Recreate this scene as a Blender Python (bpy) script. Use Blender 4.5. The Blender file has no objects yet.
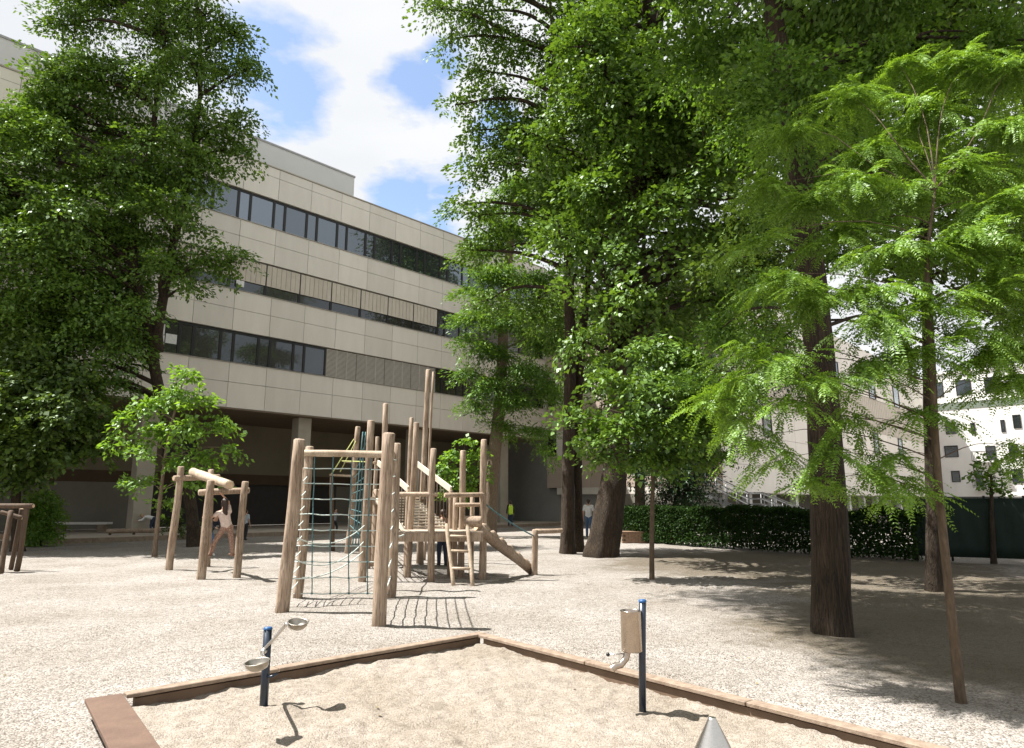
import bpy, bmesh, math, random
import numpy as np
from mathutils import Vector, Matrix, noise

rnd = random.Random(7)
rng = np.random.default_rng(11)
R = math.radians
scene = bpy.context.scene
COL = scene.collection

# ------------------------------------------------------------------ camera
FPX, CAMH = 683.0, 1.6
PITCH = math.atan2(129, FPX)
cam_d = bpy.data.cameras.new('camera')
cam_d.sensor_width = 36.0
cam_d.lens = 36.0 * FPX / 1024
cam_d.clip_end = 2000
cam = bpy.data.objects.new('camera', cam_d)
cam.location = (0, 0, CAMH)
cam.rotation_euler = (math.pi / 2 + PITCH, 0, 0)
COL.objects.link(cam)
scene.camera = cam
cy = scene.cycles
cy.max_bounces = 6; cy.diffuse_bounces = 2; cy.glossy_bounces = 2; cy.transmission_bounces = 3; cy.transparent_max_bounces = 4
cy.caustics_reflective = False; cy.caustics_refractive = False

def ray(x, y):
    a = (x - 512) / FPX; b = (374 - y) / FPX
    return Vector((a, math.cos(PITCH) - b * math.sin(PITCH), math.sin(PITCH) + b * math.cos(PITCH)))
def G(x, y, z=0.0):
    d = ray(x, y); t = (z - CAMH) / d.z
    return Vector((d.x * t, d.y * t, z))
def at(x, y, Y):
    d = ray(x, y); t = Y / d.y
    return Vector((d.x * t, Y, CAMH + d.z * t))

# ------------------------------------------------------------------ world / light
SUN_EL, SUN_AZ = 62.0, -4.0      # light travels towards +x, a little towards the viewer
w = bpy.data.worlds.new('World'); scene.world = w
w.use_nodes = True
nt = w.node_tree; nt.nodes.clear()
def N(tree, typ, **kw):
    n = tree.nodes.new(typ)
    for k, v in kw.items():
        setattr(n, k, v)
    return n
out = N(nt, 'ShaderNodeOutputWorld'); bg = N(nt, 'ShaderNodeBackground')
sky = N(nt, 'ShaderNodeTexSky'); sky.sky_type = 'NISHITA'; sky.sun_disc = False
sky.sun_elevation = R(SUN_EL)
sky.sun_rotation = R(-90 + SUN_AZ + 0)     # sun stands to the left (-x)
sky.air_density = 1.0; sky.dust_density = 1.0; sky.ozone_density = 1.2
bg.inputs['Strength'].default_value = 0.1
tc = N(nt, 'ShaderNodeTexCoord')
sep = N(nt, 'ShaderNodeSeparateXYZ'); nt.links.new(tc.outputs['Generated'], sep.inputs[0])
zc = N(nt, 'ShaderNodeMath', operation='MAXIMUM'); nt.links.new(sep.outputs['Z'], zc.inputs[0]); zc.inputs[1].default_value = 0.12
dx = N(nt, 'ShaderNodeMath', operation='DIVIDE'); nt.links.new(sep.outputs['X'], dx.inputs[0]); nt.links.new(zc.outputs[0], dx.inputs[1])
dy = N(nt, 'ShaderNodeMath', operation='DIVIDE'); nt.links.new(sep.outputs['Y'], dy.inputs[0]); nt.links.new(zc.outputs[0], dy.inputs[1])
cmb = N(nt, 'ShaderNodeCombineXYZ'); nt.links.new(dx.outputs[0], cmb.inputs[0]); nt.links.new(dy.outputs[0], cmb.inputs[1])
nz = N(nt, 'ShaderNodeTexNoise'); nz.inputs['Scale'].default_value = 3.1; nz.inputs['Detail'].default_value = 7; nz.inputs['Roughness'].default_value = 0.58
nt.links.new(cmb.outputs[0], nz.inputs['Vector'])
# holes of blue in the cloud deck, each a direction in the sky
def blue_hole(px, py, rad, prev):
    d = ray(px, py).normalized()
    vd = N(nt, 'ShaderNodeVectorMath', operation='DISTANCE')
    nrm = N(nt, 'ShaderNodeVectorMath', operation='NORMALIZE'); nt.links.new(tc.outputs['Generated'], nrm.inputs[0])
    nt.links.new(nrm.outputs[0], vd.inputs[0]); vd.inputs[1].default_value = d
    mr = N(nt, 'ShaderNodeMapRange'); nt.links.new(vd.outputs['Value'], mr.inputs['Value'])
    mr.inputs['From Min'].default_value = 0; mr.inputs['From Max'].default_value = rad
    mr.inputs['To Min'].default_value = 1; mr.inputs['To Max'].default_value = 0
    if prev is None: return mr.outputs[0]
    mx = N(nt, 'ShaderNodeMath', operation='MAXIMUM'); nt.links.new(prev, mx.inputs[0]); nt.links.new(mr.outputs[0], mx.inputs[1])
    return mx.outputs[0]
h = None
for px, py, rad in ((266, 30, .10), (283, 90, .095), (256, 65, .11), (422, 92, .08), (442, 60, .06), (402, 198, .08), (440, 206, .09), (420, 195, .06), (500, 120, .06), (960, 60, .05)):
    h = blue_hole(px, py, rad, h)
sc = N(nt, 'ShaderNodeMath', operation='MULTIPLY_ADD'); nt.links.new(h, sc.inputs[0]); sc.inputs[1].default_value = -0.45
nt.links.new(nz.outputs['Fac'], sc.inputs[2])
cr = N(nt, 'ShaderNodeValToRGB'); nt.links.new(sc.outputs[0], cr.inputs[0])
cr.color_ramp.elements[0].position = 0.17; cr.color_ramp.elements[0].color = (.08, .08, .08, 1)
cr.color_ramp.elements[1].position = 0.35; cr.color_ramp.elements[1].color = (1, 1, 1, 1)
nz2 = N(nt, 'ShaderNodeTexNoise'); nz2.inputs['Scale'].default_value = 1.1; nz2.inputs['Detail'].default_value = 5
nt.links.new(cmb.outputs[0], nz2.inputs['Vector'])
cc = N(nt, 'ShaderNodeValToRGB'); nt.links.new(nz2.outputs['Fac'], cc.inputs[0])
cc.color_ramp.elements[0].position = .3; cc.color_ramp.elements[0].color = (3.3, 3.4, 3.55, 1)
cc.color_ramp.elements[1].position = .62; cc.color_ramp.elements[1].color = (3.9, 3.95, 4.0, 1)
mixc = N(nt, 'ShaderNodeMix', data_type='RGBA'); nt.links.new(cr.outputs[0], mixc.inputs['Factor'])
nt.links.new(sky.outputs[0], mixc.inputs['A']); nt.links.new(cc.outputs[0], mixc.inputs['B'])
nt.links.new(mixc.outputs['Result'], bg.inputs['Color']); nt.links.new(bg.outputs[0], out.inputs['Surface'])

sun_d = bpy.data.lights.new('sun', 'SUN'); sun_d.energy = 4.9; sun_d.angle = R(0.53); sun_d.color = (1, .972, .935)
sun = bpy.data.objects.new('sun', sun_d); COL.objects.link(sun)
ldir = Vector((math.cos(R(SUN_AZ)) * math.cos(R(SUN_EL)), math.sin(R(SUN_AZ)) * math.cos(R(SUN_EL)), -math.sin(R(SUN_EL))))
sun.rotation_euler = ldir.to_track_quat('-Z', 'Y').to_euler()
sun.location = (-20, 0, 40)
vs = scene.view_settings
vs.view_transform = 'Standard'; vs.look = 'None'; vs.gamma = 1; vs.use_curve_mapping = False; vs.exposure = 1.38

# ------------------------------------------------------------------ materials
MATS = {}
def new_mat(name):
    m = bpy.data.materials.new(name); m.use_nodes = True; m.node_tree.nodes.clear()
    return m, m.node_tree
def rgba(c): return (c[0], c[1], c[2], 1)
def mat(name, c1, c2=None, *a_, crack=0.0, **k_):
    m = mat_(name, c1, c2, *a_, **k_)
    if crack and 'cracked' not in m:
        m['cracked'] = 1; t = m.node_tree
        b = [n for n in t.nodes if n.type == 'BSDF_PRINCIPLED'][0]; src = b.inputs['Base Color'].links[0].from_socket
        tx = N(t, 'ShaderNodeTexCoord'); mp = N(t, 'ShaderNodeMapping'); mp.inputs['Scale'].default_value = (26, 26, .9); t.links.new(tx.outputs['Object'], mp.inputs[0])
        n = N(t, 'ShaderNodeTexNoise'); n.inputs['Scale'].default_value = 1.6; n.inputs['Detail'].default_value = 3; t.links.new(mp.outputs[0], n.inputs['Vector'])
        r = N(t, 'ShaderNodeValToRGB'); e = r.color_ramp.elements; e[0].position = .455; e[0].color = (1, 1, 1, 1); e[1].position = .545; e[1].color = (1, 1, 1, 1)
        e2 = e.new(.5); e2.color = (1 - crack, 1 - crack, 1 - crack, 1); t.links.new(n.outputs['Fac'], r.inputs[0])
        n2 = N(t, 'ShaderNodeTexNoise'); n2.inputs['Scale'].default_value = 2.2; n2.inputs['Detail'].default_value = 6; t.links.new(tx.outputs['Object'], n2.inputs['Vector'])
        r2 = N(t, 'ShaderNodeValToRGB'); r2.color_ramp.elements[0].position = .35; r2.color_ramp.elements[0].color = (.72, .68, .64, 1); r2.color_ramp.elements[1].position = .6; t.links.new(n2.outputs['Fac'], r2.inputs[0])
        m1 = N(t, 'ShaderNodeMix', data_type='RGBA', blend_type='MULTIPLY'); m1.inputs['Factor'].default_value = 1; t.links.new(src, m1.inputs['A']); t.links.new(r.outputs[0], m1.inputs['B'])
        m2 = N(t, 'ShaderNodeMix', data_type='RGBA', blend_type='MULTIPLY'); m2.inputs['Factor'].default_value = 1; t.links.new(m1.outputs['Result'], m2.inputs['A']); t.links.new(r2.outputs[0], m2.inputs['B'])
        t.links.new(m2.outputs['Result'], b.inputs['Base Color'])
    return m
def mat_(name, c1, c2=None, scale=8.0, rough=.7, bump=.0, bscale=None, stretch=(1, 1, 1), metal=0.0, detail=6, island=0.0, spec=.4, coord='Object', dist=.01):
    if name in MATS: return MATS[name]
    m, t = new_mat(name)
    o = N(t, 'ShaderNodeOutputMaterial'); b = N(t, 'ShaderNodeBsdfPrincipled')
    t.links.new(b.outputs[0], o.inputs[0])
    b.inputs['Roughness'].default_value = rough; b.inputs['Metallic'].default_value = metal
    b.inputs['Specular IOR Level'].default_value = spec
    c2 = c2 or tuple(x * .8 for x in c1)
    tx = N(t, 'ShaderNodeTexCoord'); mp = N(t, 'ShaderNodeMapping'); mp.inputs['Scale'].default_value = stretch
    t.links.new(tx.outputs[coord], mp.inputs[0])
    n = N(t, 'ShaderNodeTexNoise'); n.inputs['Scale'].default_value = scale; n.inputs['Detail'].default_value = detail; n.inputs['Roughness'].default_value = .62
    t.links.new(mp.outputs[0], n.inputs['Vector'])
    r = N(t, 'ShaderNodeValToRGB'); r.color_ramp.elements[0].position = .33; r.color_ramp.elements[1].position = .67
    r.color_ramp.elements[0].color = rgba(c2); r.color_ramp.elements[1].color = rgba(c1)
    t.links.new(n.outputs['Fac'], r.inputs[0])
    col = r.outputs[0]
    if island:
        g = N(t, 'ShaderNodeNewGeometry')
        mr = N(t, 'ShaderNodeMapRange'); t.links.new(g.outputs['Random Per Island'], mr.inputs['Value'])
        mr.inputs['To Min'].default_value = 1 - island; mr.inputs['To Max'].default_value = 1 + island
        hs = N(t, 'ShaderNodeHueSaturation'); t.links.new(mr.outputs[0], hs.inputs['Value']); t.links.new(col, hs.inputs['Color'])
        col = hs.outputs[0]
    t.links.new(col, b.inputs['Base Color'])
    if bump:
        bp = N(t, 'ShaderNodeBump'); bp.inputs['Strength'].default_value = bump; bp.inputs['Distance'].default_value = dist
        if bscale:
            n2 = N(t, 'ShaderNodeTexNoise'); n2.inputs['Scale'].default_value = bscale; n2.inputs['Detail'].default_value = 5
            t.links.new(mp.outputs[0], n2.inputs['Vector']); t.links.new(n2.outputs['Fac'], bp.inputs['Height'])
        else:
            t.links.new(n.outputs['Fac'], bp.inputs['Height'])
        t.links.new(bp.outputs[0], b.inputs['Normal'])
    MATS[name] = m
    return m

def leaf_mat(name, dark, light, trans=.24, gloss=.035):
    m, t = new_mat(name)
    o = N(t, 'ShaderNodeOutputMaterial')
    g = N(t, 'ShaderNodeNewGeometry')
    r = N(t, 'ShaderNodeValToRGB'); r.color_ramp.elements[0].color = rgba(dark); r.color_ramp.elements[1].color = rgba(light)
    t.links.new(g.outputs['Random Per Island'], r.inputs[0])
    d = N(t, 'ShaderNodeBsdfDiffuse'); tr = N(t, 'ShaderNodeBsdfTranslucent'); gl = N(t, 'ShaderNodeBsdfGlossy')
    gl.inputs['Roughness'].default_value = .45; gl.inputs['Color'].default_value = (.9, .95, .9, 1)
    t.links.new(r.outputs[0], d.inputs['Color'])
    hs = N(t, 'ShaderNodeHueSaturation'); hs.inputs['Hue'].default_value = .485; hs.inputs['Saturation'].default_value = 1.1; hs.inputs['Value'].default_value = 1.5
    t.links.new(r.outputs[0], hs.inputs['Color']); t.links.new(hs.outputs[0], tr.inputs['Color'])
    m1 = N(t, 'ShaderNodeMixShader'); m1.inputs[0].default_value = trans
    t.links.new(d.outputs[0], m1.inputs[1]); t.links.new(tr.outputs[0], m1.inputs[2])
    m2 = N(t, 'ShaderNodeMixShader'); m2.inputs[0].default_value = gloss
    t.links.new(m1.outputs[0], m2.inputs[1]); t.links.new(gl.outputs[0], m2.inputs[2])
    t.links.new(m2.outputs[0], o.inputs[0])
    return m

def glass_mat(name, tint, refl=.3):
    m, t = new_mat(name)
    o = N(t, 'ShaderNodeOutputMaterial')
    b = N(t, 'ShaderNodeBsdfPrincipled'); b.inputs['Base Color'].default_value = rgba(tint); b.inputs['Roughness'].default_value = .25
    gl = N(t, 'ShaderNodeBsdfGlossy'); gl.inputs['Roughness'].default_value = .02; gl.inputs['Color'].default_value = (.72, .84, .98, 1)
    # real panes are never quite flat
    tx = N(t, 'ShaderNodeTexCoord'); n = N(t, 'ShaderNodeTexNoise'); n.inputs['Scale'].default_value = .8; n.inputs['Detail'].default_value = 1
    t.links.new(tx.outputs['Object'], n.inputs['Vector'])
    bp = N(t, 'ShaderNodeBump'); bp.inputs['Strength'].default_value = .12; bp.inputs['Distance'].default_value = .05
    t.links.new(n.outputs['Fac'], bp.inputs['Height']); t.links.new(bp.outputs[0], gl.inputs['Normal'])
    oi = N(t, 'ShaderNodeObjectInfo'); rr_ = N(t, 'ShaderNodeMapRange'); t.links.new(oi.outputs['Random'], rr_.inputs['Value']); rr_.inputs['To Min'].default_value = refl * .25; rr_.inputs['To Max'].default_value = refl * 1.5
    fr = N(t, 'ShaderNodeFresnel'); fr.inputs['IOR'].default_value = 1.5
    ma = N(t, 'ShaderNodeMath', operation='ADD'); t.links.new(fr.outputs[0], ma.inputs[0]); t.links.new(rr_.outputs[0], ma.inputs[1]); ma.use_clamp = True
    mx = N(t, 'ShaderNodeMixShader'); t.links.new(ma.outputs[0], mx.inputs[0]); t.links.new(b.outputs[0], mx.inputs[1]); t.links.new(gl.outputs[0], mx.inputs[2])
    t.links.new(mx.outputs[0], o.inputs[0])
    return m

def ground_mat(name, base, alt, cell, bump, soil_shade=None, bdist=.012):
    m, t = new_mat(name)
    o = N(t, 'ShaderNodeOutputMaterial'); b = N(t, 'ShaderNodeBsdfPrincipled'); b.inputs['Roughness'].default_value = .95
    b.inputs['Specular IOR Level'].default_value = .15
    t.links.new(b.outputs[0], o.inputs[0])
    g = N(t, 'ShaderNodeNewGeometry')
    v = N(t, 'ShaderNodeTexVoronoi'); v.inputs['Scale'].default_value = cell; t.links.new(g.outputs['Position'], v.inputs['Vector'])
    r = N(t, 'ShaderNodeValToRGB'); s = N(t, 'ShaderNodeSeparateColor'); t.links.new(v.outputs['Color'], s.inputs[0]); t.links.new(s.outputs[0], r.inputs[0])
    e = r.color_ramp.elements; e[0].color = rgba(alt); e[0].position = 0; e[1].color = rgba(base); e[1].position = .55
    e2 = e.new(1.0); e2.color = rgba(tuple(min(1, x * 1.14) for x in base))
    n = N(t, 'ShaderNodeTexNoise'); n.inputs['Scale'].default_value = .55; n.inputs['Detail'].default_value = 8; n.inputs['Roughness'].default_value = .65
    t.links.new(g.outputs['Position'], n.inputs['Vector'])
    r2 = N(t, 'ShaderNodeValToRGB'); r2.color_ramp.elements[0].position = .32; r2.color_ramp.elements[1].position = .62
    r2.color_ramp.elements[0].color = (.66, .62, .56, 1); r2.color_ramp.elements[1].color = (1, 1, 1, 1)
    t.links.new(n.outputs['Fac'], r2.inputs[0])
    mu = N(t, 'ShaderNodeMix', data_type='RGBA', blend_type='MULTIPLY'); mu.inputs['Factor'].default_value = .8
    t.links.new(r.outputs[0], mu.inputs['A']); t.links.new(r2.outputs[0], mu.inputs['B'])
    # trodden, raked and damp patches at hand and foot size
    n5 = N(t, 'ShaderNodeTexNoise'); n5.inputs['Scale'].default_value = 9; n5.inputs['Detail'].default_value = 9; n5.inputs['Roughness'].default_value = .75
    t.links.new(g.outputs['Position'], n5.inputs['Vector'])
    r5 = N(t, 'ShaderNodeValToRGB'); r5.color_ramp.elements[0].position = .30; r5.color_ramp.elements[1].position = .56
    r5.color_ramp.elements[0].color = (.55, .52, .48, 1); r5.color_ramp.elements[1].color = (1, 1, 1, 1)
    t.links.new(n5.outputs['Fac'], r5.inputs[0])
    mu5 = N(t, 'ShaderNodeMix', data_type='RGBA', blend_type='MULTIPLY'); mu5.inputs['Factor'].default_value = .75
    t.links.new(mu.outputs['Result'], mu5.inputs['A']); t.links.new(r5.outputs[0], mu5.inputs['B'])
    col = mu5.outputs['Result']
    if soil_shade:
        # needle litter round the right trunks, plus tree shade painted into the gravel colour
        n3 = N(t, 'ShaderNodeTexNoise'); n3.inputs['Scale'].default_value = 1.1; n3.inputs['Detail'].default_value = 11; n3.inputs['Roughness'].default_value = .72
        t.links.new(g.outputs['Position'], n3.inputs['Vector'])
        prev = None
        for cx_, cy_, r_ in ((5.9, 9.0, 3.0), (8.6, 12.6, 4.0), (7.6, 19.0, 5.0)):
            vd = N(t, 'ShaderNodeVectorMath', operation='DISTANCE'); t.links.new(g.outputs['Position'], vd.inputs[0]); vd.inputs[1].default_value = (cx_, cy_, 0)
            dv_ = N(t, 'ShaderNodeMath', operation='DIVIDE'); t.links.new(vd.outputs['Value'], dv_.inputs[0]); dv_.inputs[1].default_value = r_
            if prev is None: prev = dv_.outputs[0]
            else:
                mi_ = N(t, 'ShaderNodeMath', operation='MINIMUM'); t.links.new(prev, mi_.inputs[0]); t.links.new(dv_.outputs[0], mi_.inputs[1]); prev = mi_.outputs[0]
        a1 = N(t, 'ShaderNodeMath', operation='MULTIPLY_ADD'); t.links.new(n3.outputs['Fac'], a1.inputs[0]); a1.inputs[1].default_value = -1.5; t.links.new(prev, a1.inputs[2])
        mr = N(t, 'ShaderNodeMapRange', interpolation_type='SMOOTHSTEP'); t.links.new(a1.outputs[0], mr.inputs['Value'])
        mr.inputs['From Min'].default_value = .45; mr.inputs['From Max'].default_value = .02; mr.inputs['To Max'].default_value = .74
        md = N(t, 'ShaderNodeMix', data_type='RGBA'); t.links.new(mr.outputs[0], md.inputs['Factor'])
        t.links.new(col, md.inputs['A']); md.inputs['B'].default_value = rgba(soil_shade)
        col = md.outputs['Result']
    t.links.new(col, b.inputs['Base Color'])
    bp = N(t, 'ShaderNodeBump'); bp.inputs['Strength'].default_value = bump; bp.inputs['Distance'].default_value = bdist
    n4 = N(t, 'ShaderNodeTexNoise'); n4.inputs['Scale'].default_value = cell * .35; n4.inputs['Detail'].default_value = 6
    t.links.new(g.outputs['Position'], n4.inputs['Vector'])
    ad = N(t, 'ShaderNodeMath', operation='SUBTRACT'); t.links.new(n4.outputs['Fac'], ad.inputs[0]); t.links.new(v.outputs['Distance'], ad.inputs[1])
    t.links.new(ad.outputs[0], bp.inputs['Height']); t.links.new(bp.outputs[0], b.inputs['Normal'])
    return m

M_GRAVEL = ground_mat('pale_gravel', (.355, .328, .298), (.150, .133, .115), 66, 1.0, soil_shade=(.085, .066, .038))
M_SAND = ground_mat('play_sand', (.325, .286, .242), (.215, .185, .153), 105, .8, bdist=.008)
M_PAVE = mat('terrace_paving', (.46, .40, .33), (.36, .31, .25), 2.2, .9, .2, 60)
M_KERB = mat('kerb_stone', (.30, .235, .17), (.2, .15, .11), 5, .9, .3, 40)
M_LOG = mat('debarked_log', (.47, .365, .27), (.29, .21, .147), 3.0, .75, .5, 9, stretch=(9, 9, .9), detail=9, crack=.6)
M_LOGEND = mat('log_end_grain', (.60, .45, .30), (.46, .32, .2), 14, .85, .3)
M_LOGPALE = mat('pale_new_log', (.54, .44, .33), (.38, .29, .2), 3.0, .75, .4, 9, stretch=(2, 2, 2), detail=8, crack=.4)
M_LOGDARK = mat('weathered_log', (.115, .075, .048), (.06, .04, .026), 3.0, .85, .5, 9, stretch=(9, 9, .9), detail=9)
M_BOARD = mat('sandbox_board', (.29, .222, .165), (.17, .122, .085), 2.2, .8, .35, 14, stretch=(6, 6, 6), detail=9)
M_BOARDSIDE = mat('sandbox_board_side', (.17, .115, .075), (.11, .07, .045), 3, .85, .4, 16)
M_ROPE = mat('pale_green_rope', (.60, .66, .61), (.45, .52, .48), 60, .9, .6, 120)
M_ROPET = mat('teal_rope', (.10, .20, .21), (.07, .14, .15), 60, .9, .6, 120)
M_ROPEY = mat('lime_rope', (.42, .44, .16), (.3, .32, .1), 60, .9)
M_DECK = mat('deck_board', (.50, .42, .33), (.36, .29, .22), 3, .8, .3, 20)
M_STEEL = mat('brushed_steel', (.62, .60, .56), (.5, .48, .45), 30, .32, .05, 200, stretch=(1, 1, 14), metal=1.0)
M_STEELTAN = mat('bead_blasted_steel', (.47, .40, .335), (.40, .34, .285), 20, .27, .04, 200, metal=1.0)
M_BOWL = mat('tarnished_steel', (.40, .37, .32), (.30, .275, .235), 20, .42, .06, 90, metal=1.0)
M_BLUE = mat('dark_blue_paint', (.010, .022, .042), (.007, .016, .03), 12, .35, .05, 60, spec=.6)
M_BLUECAP = mat('bright_blue_cap', (.03, .10, .26), (.02, .08, .2), 12, .4)
M_BLACK = mat('black_plastic', (.015, .015, .015), (.01, .01, .01), 10, .4)
M_PANEL = mat('beige_cladding_panel', (.74, .69, .615), (.68, .63, .555), 1.6, .42, .03, 1.2, stretch=(1, 1, .25), island=.06, spec=.5)
M_BACK = mat('dark_facade_backing', (.05, .045, .04), None, 3, .8)
M_FRAME = mat('black_window_frame', (.02, .02, .02), (.015, .015, .015), 5, .4)
M_GLASS = glass_mat('window_glass', (.016, .020, .021), .12)
M_GLASSD = glass_mat('dim_window_glass', (.022, .019, .013), .015)
M_SILL = mat('pale_sill', (.5, .46, .4), None, 5, .5)
M_BLIND = mat('tan_blind', (.60, .54, .46), (.53, .475, .395), 2, .7, island=.03)
M_BLINDP = mat('pale_blind_slats', (.68, .63, .56), (.62, .57, .50), 2, .6)
M_BLINDGAP = mat('blind_shadow_gap', (.26, .225, .175), None, 2, .8)
M_CONC = mat('fair_faced_concrete', (.42, .38, .31), (.35, .31, .25), 1.2, .85, .15, 25)
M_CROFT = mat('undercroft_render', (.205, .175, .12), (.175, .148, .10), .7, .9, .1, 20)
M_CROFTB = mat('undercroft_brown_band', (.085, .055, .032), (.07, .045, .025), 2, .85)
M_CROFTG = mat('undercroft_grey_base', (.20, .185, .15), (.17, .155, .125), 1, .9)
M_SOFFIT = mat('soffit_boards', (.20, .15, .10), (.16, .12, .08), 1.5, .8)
M_PENT = mat('roof_plant_screen', (.60, .60, .585), (.56, .56, .545), .6, .55)
M_PINK = mat('rosy_beige_panel', (.50, .40, .33), (.46, .37, .30), .8, .5, island=.04)
M_GREYW = mat('grey_render', (.30, .29, .265), (.26, .25, .23), .8, .9)
M_WHITEW = mat('white_render', (.74, .725, .69), (.68, .66, .625), .5, .9)
M_GREENF = mat('green_fence_fabric', (.007, .020, .013), (.005, .014, .009), 3, .8, .3, 30)
M_GALV = mat('galvanised_rail', (.38, .38, .38), (.30, .30, .30), 10, .5, metal=.2)
M_BRICKW = mat('planter_brick', (.30, .19, .125), (.22, .14, .09), 6, .9, .3, 30)
M_STONE = mat('bench_stone', (.76, .73, .68), (.66, .63, .58), 4, .9, .2, 30)
M_BARK = mat('brown_bark', (.085, .060, .037), (.034, .023, .014), 5, .95, 1.0, 12, stretch=(6, 6, 1.0), detail=10, dist=.05, crack=.7)
M_BARKG = mat('grey_bark', (.26, .195, .135), (.14, .10, .07), 5, .95, 1.0, 12, stretch=(5, 5, 1.2), detail=10, dist=.03)
M_BARKR = mat('reddish_bark', (.080, .056, .034), (.030, .020, .012), 4, .95, 1.0, 10, stretch=(9, 9, .7), detail=10, dist=.05, crack=.75)
M_BARKT = mat('thin_tan_bark', (.13, .092, .058), (.06, .042, .027), 7, .9, .8, 20, stretch=(4, 4, 1.2), detail=10, dist=.01)
L_DEEP = leaf_mat('deep_green_leaf', (.036, .068, .012), (.112, .182, .028))
L_MID = leaf_mat('mid_green_leaf', (.050, .104, .015), (.150, .260, .037))
L_FRESH = leaf_mat('fresh_green_leaf', (.090, .180, .022), (.185, .325, .048), .46)
L_FERN = leaf_mat('feathery_yellow_green_leaf', (.095, .185, .022), (.20, .335, .048), .36, .03)
L_FERN2 = leaf_mat('feathery_green_leaf', (.058, .130, .018), (.150, .270, .040), .33, .03)
L_DARK = leaf_mat('dark_evergreen_leaf', (.012, .030, .010), (.030, .062, .018), .25)
L_HEDGE = leaf_mat('hedge_leaf', (.012, .028, .007), (.036, .072, .015), .2, .006)

# ------------------------------------------------------------------ object helpers
def link(name, me, m=None, parent=None):
    o = bpy.data.objects.new(name, me); COL.objects.link(o)
    if m is not None:
        for mm in (m if isinstance(m, (list, tuple)) else [m]): me.materials.append(mm)
    if parent is not None: o.parent = parent
    return o
def obj(name, bm, m, parent=None, smooth=False, loc=None):
    me = bpy.data.meshes.new(name)
    bmesh.ops.recalc_face_normals(bm, faces=bm.faces)
    bm.to_mesh(me); bm.free()
    if smooth:
        me.polygons.foreach_set('use_smooth', [True] * len(me.polygons))
    if parent is not None:                       # meshes are written in world space; keep them there
        me.transform(Matrix.Translation(-world_loc(parent)))
    return link(name, me, m, parent)
def world_loc(o):
    v = Vector(o.location)
    while o.parent is not None:
        o = o.parent; v += Vector(o.location)
    return v
def thing(name, label, cat, loc=(0, 0, 0), group=None):
    o = bpy.data.objects.new(name, None); COL.objects.link(o)
    o.location = loc; o.empty_display_size = .2
    o['label'] = label; o['category'] = cat
    if group: o['group'] = group
    return o
def tag(o, label, cat, group=None, kind=None):
    o['label'] = label; o['category'] = cat
    if group: o['group'] = group
    if kind: o['kind'] = kind
    return o
def box(bm, x0, x1, y0, y1, z0, z1, M=None, mi=0):
    vs_ = [Vector((x, y, z)) for z in (z0, z1) for y in (y0, y1) for x in (x0, x1)]
    if M is not None: vs_ = [M @ v for v in vs_]
    v = [bm.verts.new(p) for p in vs_]
    for f in ((0, 2, 3, 1), (4, 5, 7, 6), (0, 1, 5, 4), (2, 6, 7, 3), (0, 4, 6, 2), (1, 3, 7, 5)):
        fc = bm.faces.new([v[i] for i in f]); fc.material_index = mi
def obox(bm, p0, p1, wdt, thk, up=Vector((0, 0, 1)), mi=0):
    """a board from p0 to p1, wdt across and thk along up"""
    a = Vector(p1) - Vector(p0); L = a.length; a.normalize()
    s = a.cross(up).normalized(); n = s.cross(a).normalized()
    M = Matrix((( a.x, s.x, n.x, p0[0]), (a.y, s.y, n.y, p0[1]), (a.z, s.z, n.z, p0[2]), (0, 0, 0, 1)))
    box(bm, 0, L, -wdt / 2, wdt / 2, -thk / 2, thk / 2, M, mi)
def tube(bm, pts, rad, sides=8, cap=True, wob=0.0, capmi=0, mi=0, dome=0.0, seed=0):
    pts = [Vector(p) for p in pts]; n = len(pts)
    if not hasattr(rad, '__len__'): rad = [rad] * n
    rings = []; s = None
    for i, p in enumerate(pts):
        a = (pts[min(i + 1, n - 1)] - pts[max(i - 1, 0)]).normalized()
        if s is None:
            s = a.cross(Vector((1, 0, 0)) if abs(a.z) > .8 else Vector((0, 0, 1))).normalized()
        else:
            s = (s - a * s.dot(a)).normalized()
        q = a.cross(s).normalized()
        ring = []
        for k in range(sides):
            an = 2 * math.pi * k / sides; r = rad[i]
            dd = s * math.cos(an) + q * math.sin(an)
            if wob:
                r *= 1 + wob * noise.noise(dd * 1.3 + p * 1.6 + Vector((seed, seed, 0)))
            ring.append(bm.verts.new(p + dd * r))
        rings.append(ring)
    for i in range(n - 1):
        for k in range(sides):
            f = bm.faces.new((rings[i][k], rings[i][(k + 1) % sides], rings[i + 1][(k + 1) % sides], rings[i + 1][k])); f.material_index = mi; f.smooth = True
    if cap:
        for ring, sg, e in ((rings[0], -1, 0), (rings[-1], 1, n - 1)):
            if dome:
                a = (pts[1] - pts[0]).normalized() if e == 0 else (pts[-1] - pts[-2]).normalized()
                r2 = [bm.verts.new(pts[e] + (v.co - pts[e]) * .72 + a * sg * rad[e] * dome) for v in ring]
                for k in range(sides):
                    f = bm.faces.new((ring[k], ring[(k + 1) % sides], r2[(k + 1) % sides], r2[k])); f.material_index = mi
                ring = r2
            f = bm.faces.new(ring); f.material_index = capmi
    return rings
def curve_pts(p0, p1, n=6, bend=.05, seed=None):
    r_ = rnd if seed is None else random.Random(seed)
    p0, p1 = Vector(p0), Vector(p1); L = (p1 - p0).length
    o1 = Vector((r_.uniform(-1, 1), r_.uniform(-1, 1), r_.uniform(-.4, .4))) * bend * L
    o2 = Vector((r_.uniform(-1, 1), r_.uniform(-1, 1), r_.uniform(-.4, .4))) * bend * L * .5
    return [p0.lerp(p1, t) + o1 * math.sin(math.pi * t) + o2 * math.sin(2 * math.pi * t) for t in [i / (n - 1) for i in range(n)]]
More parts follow.
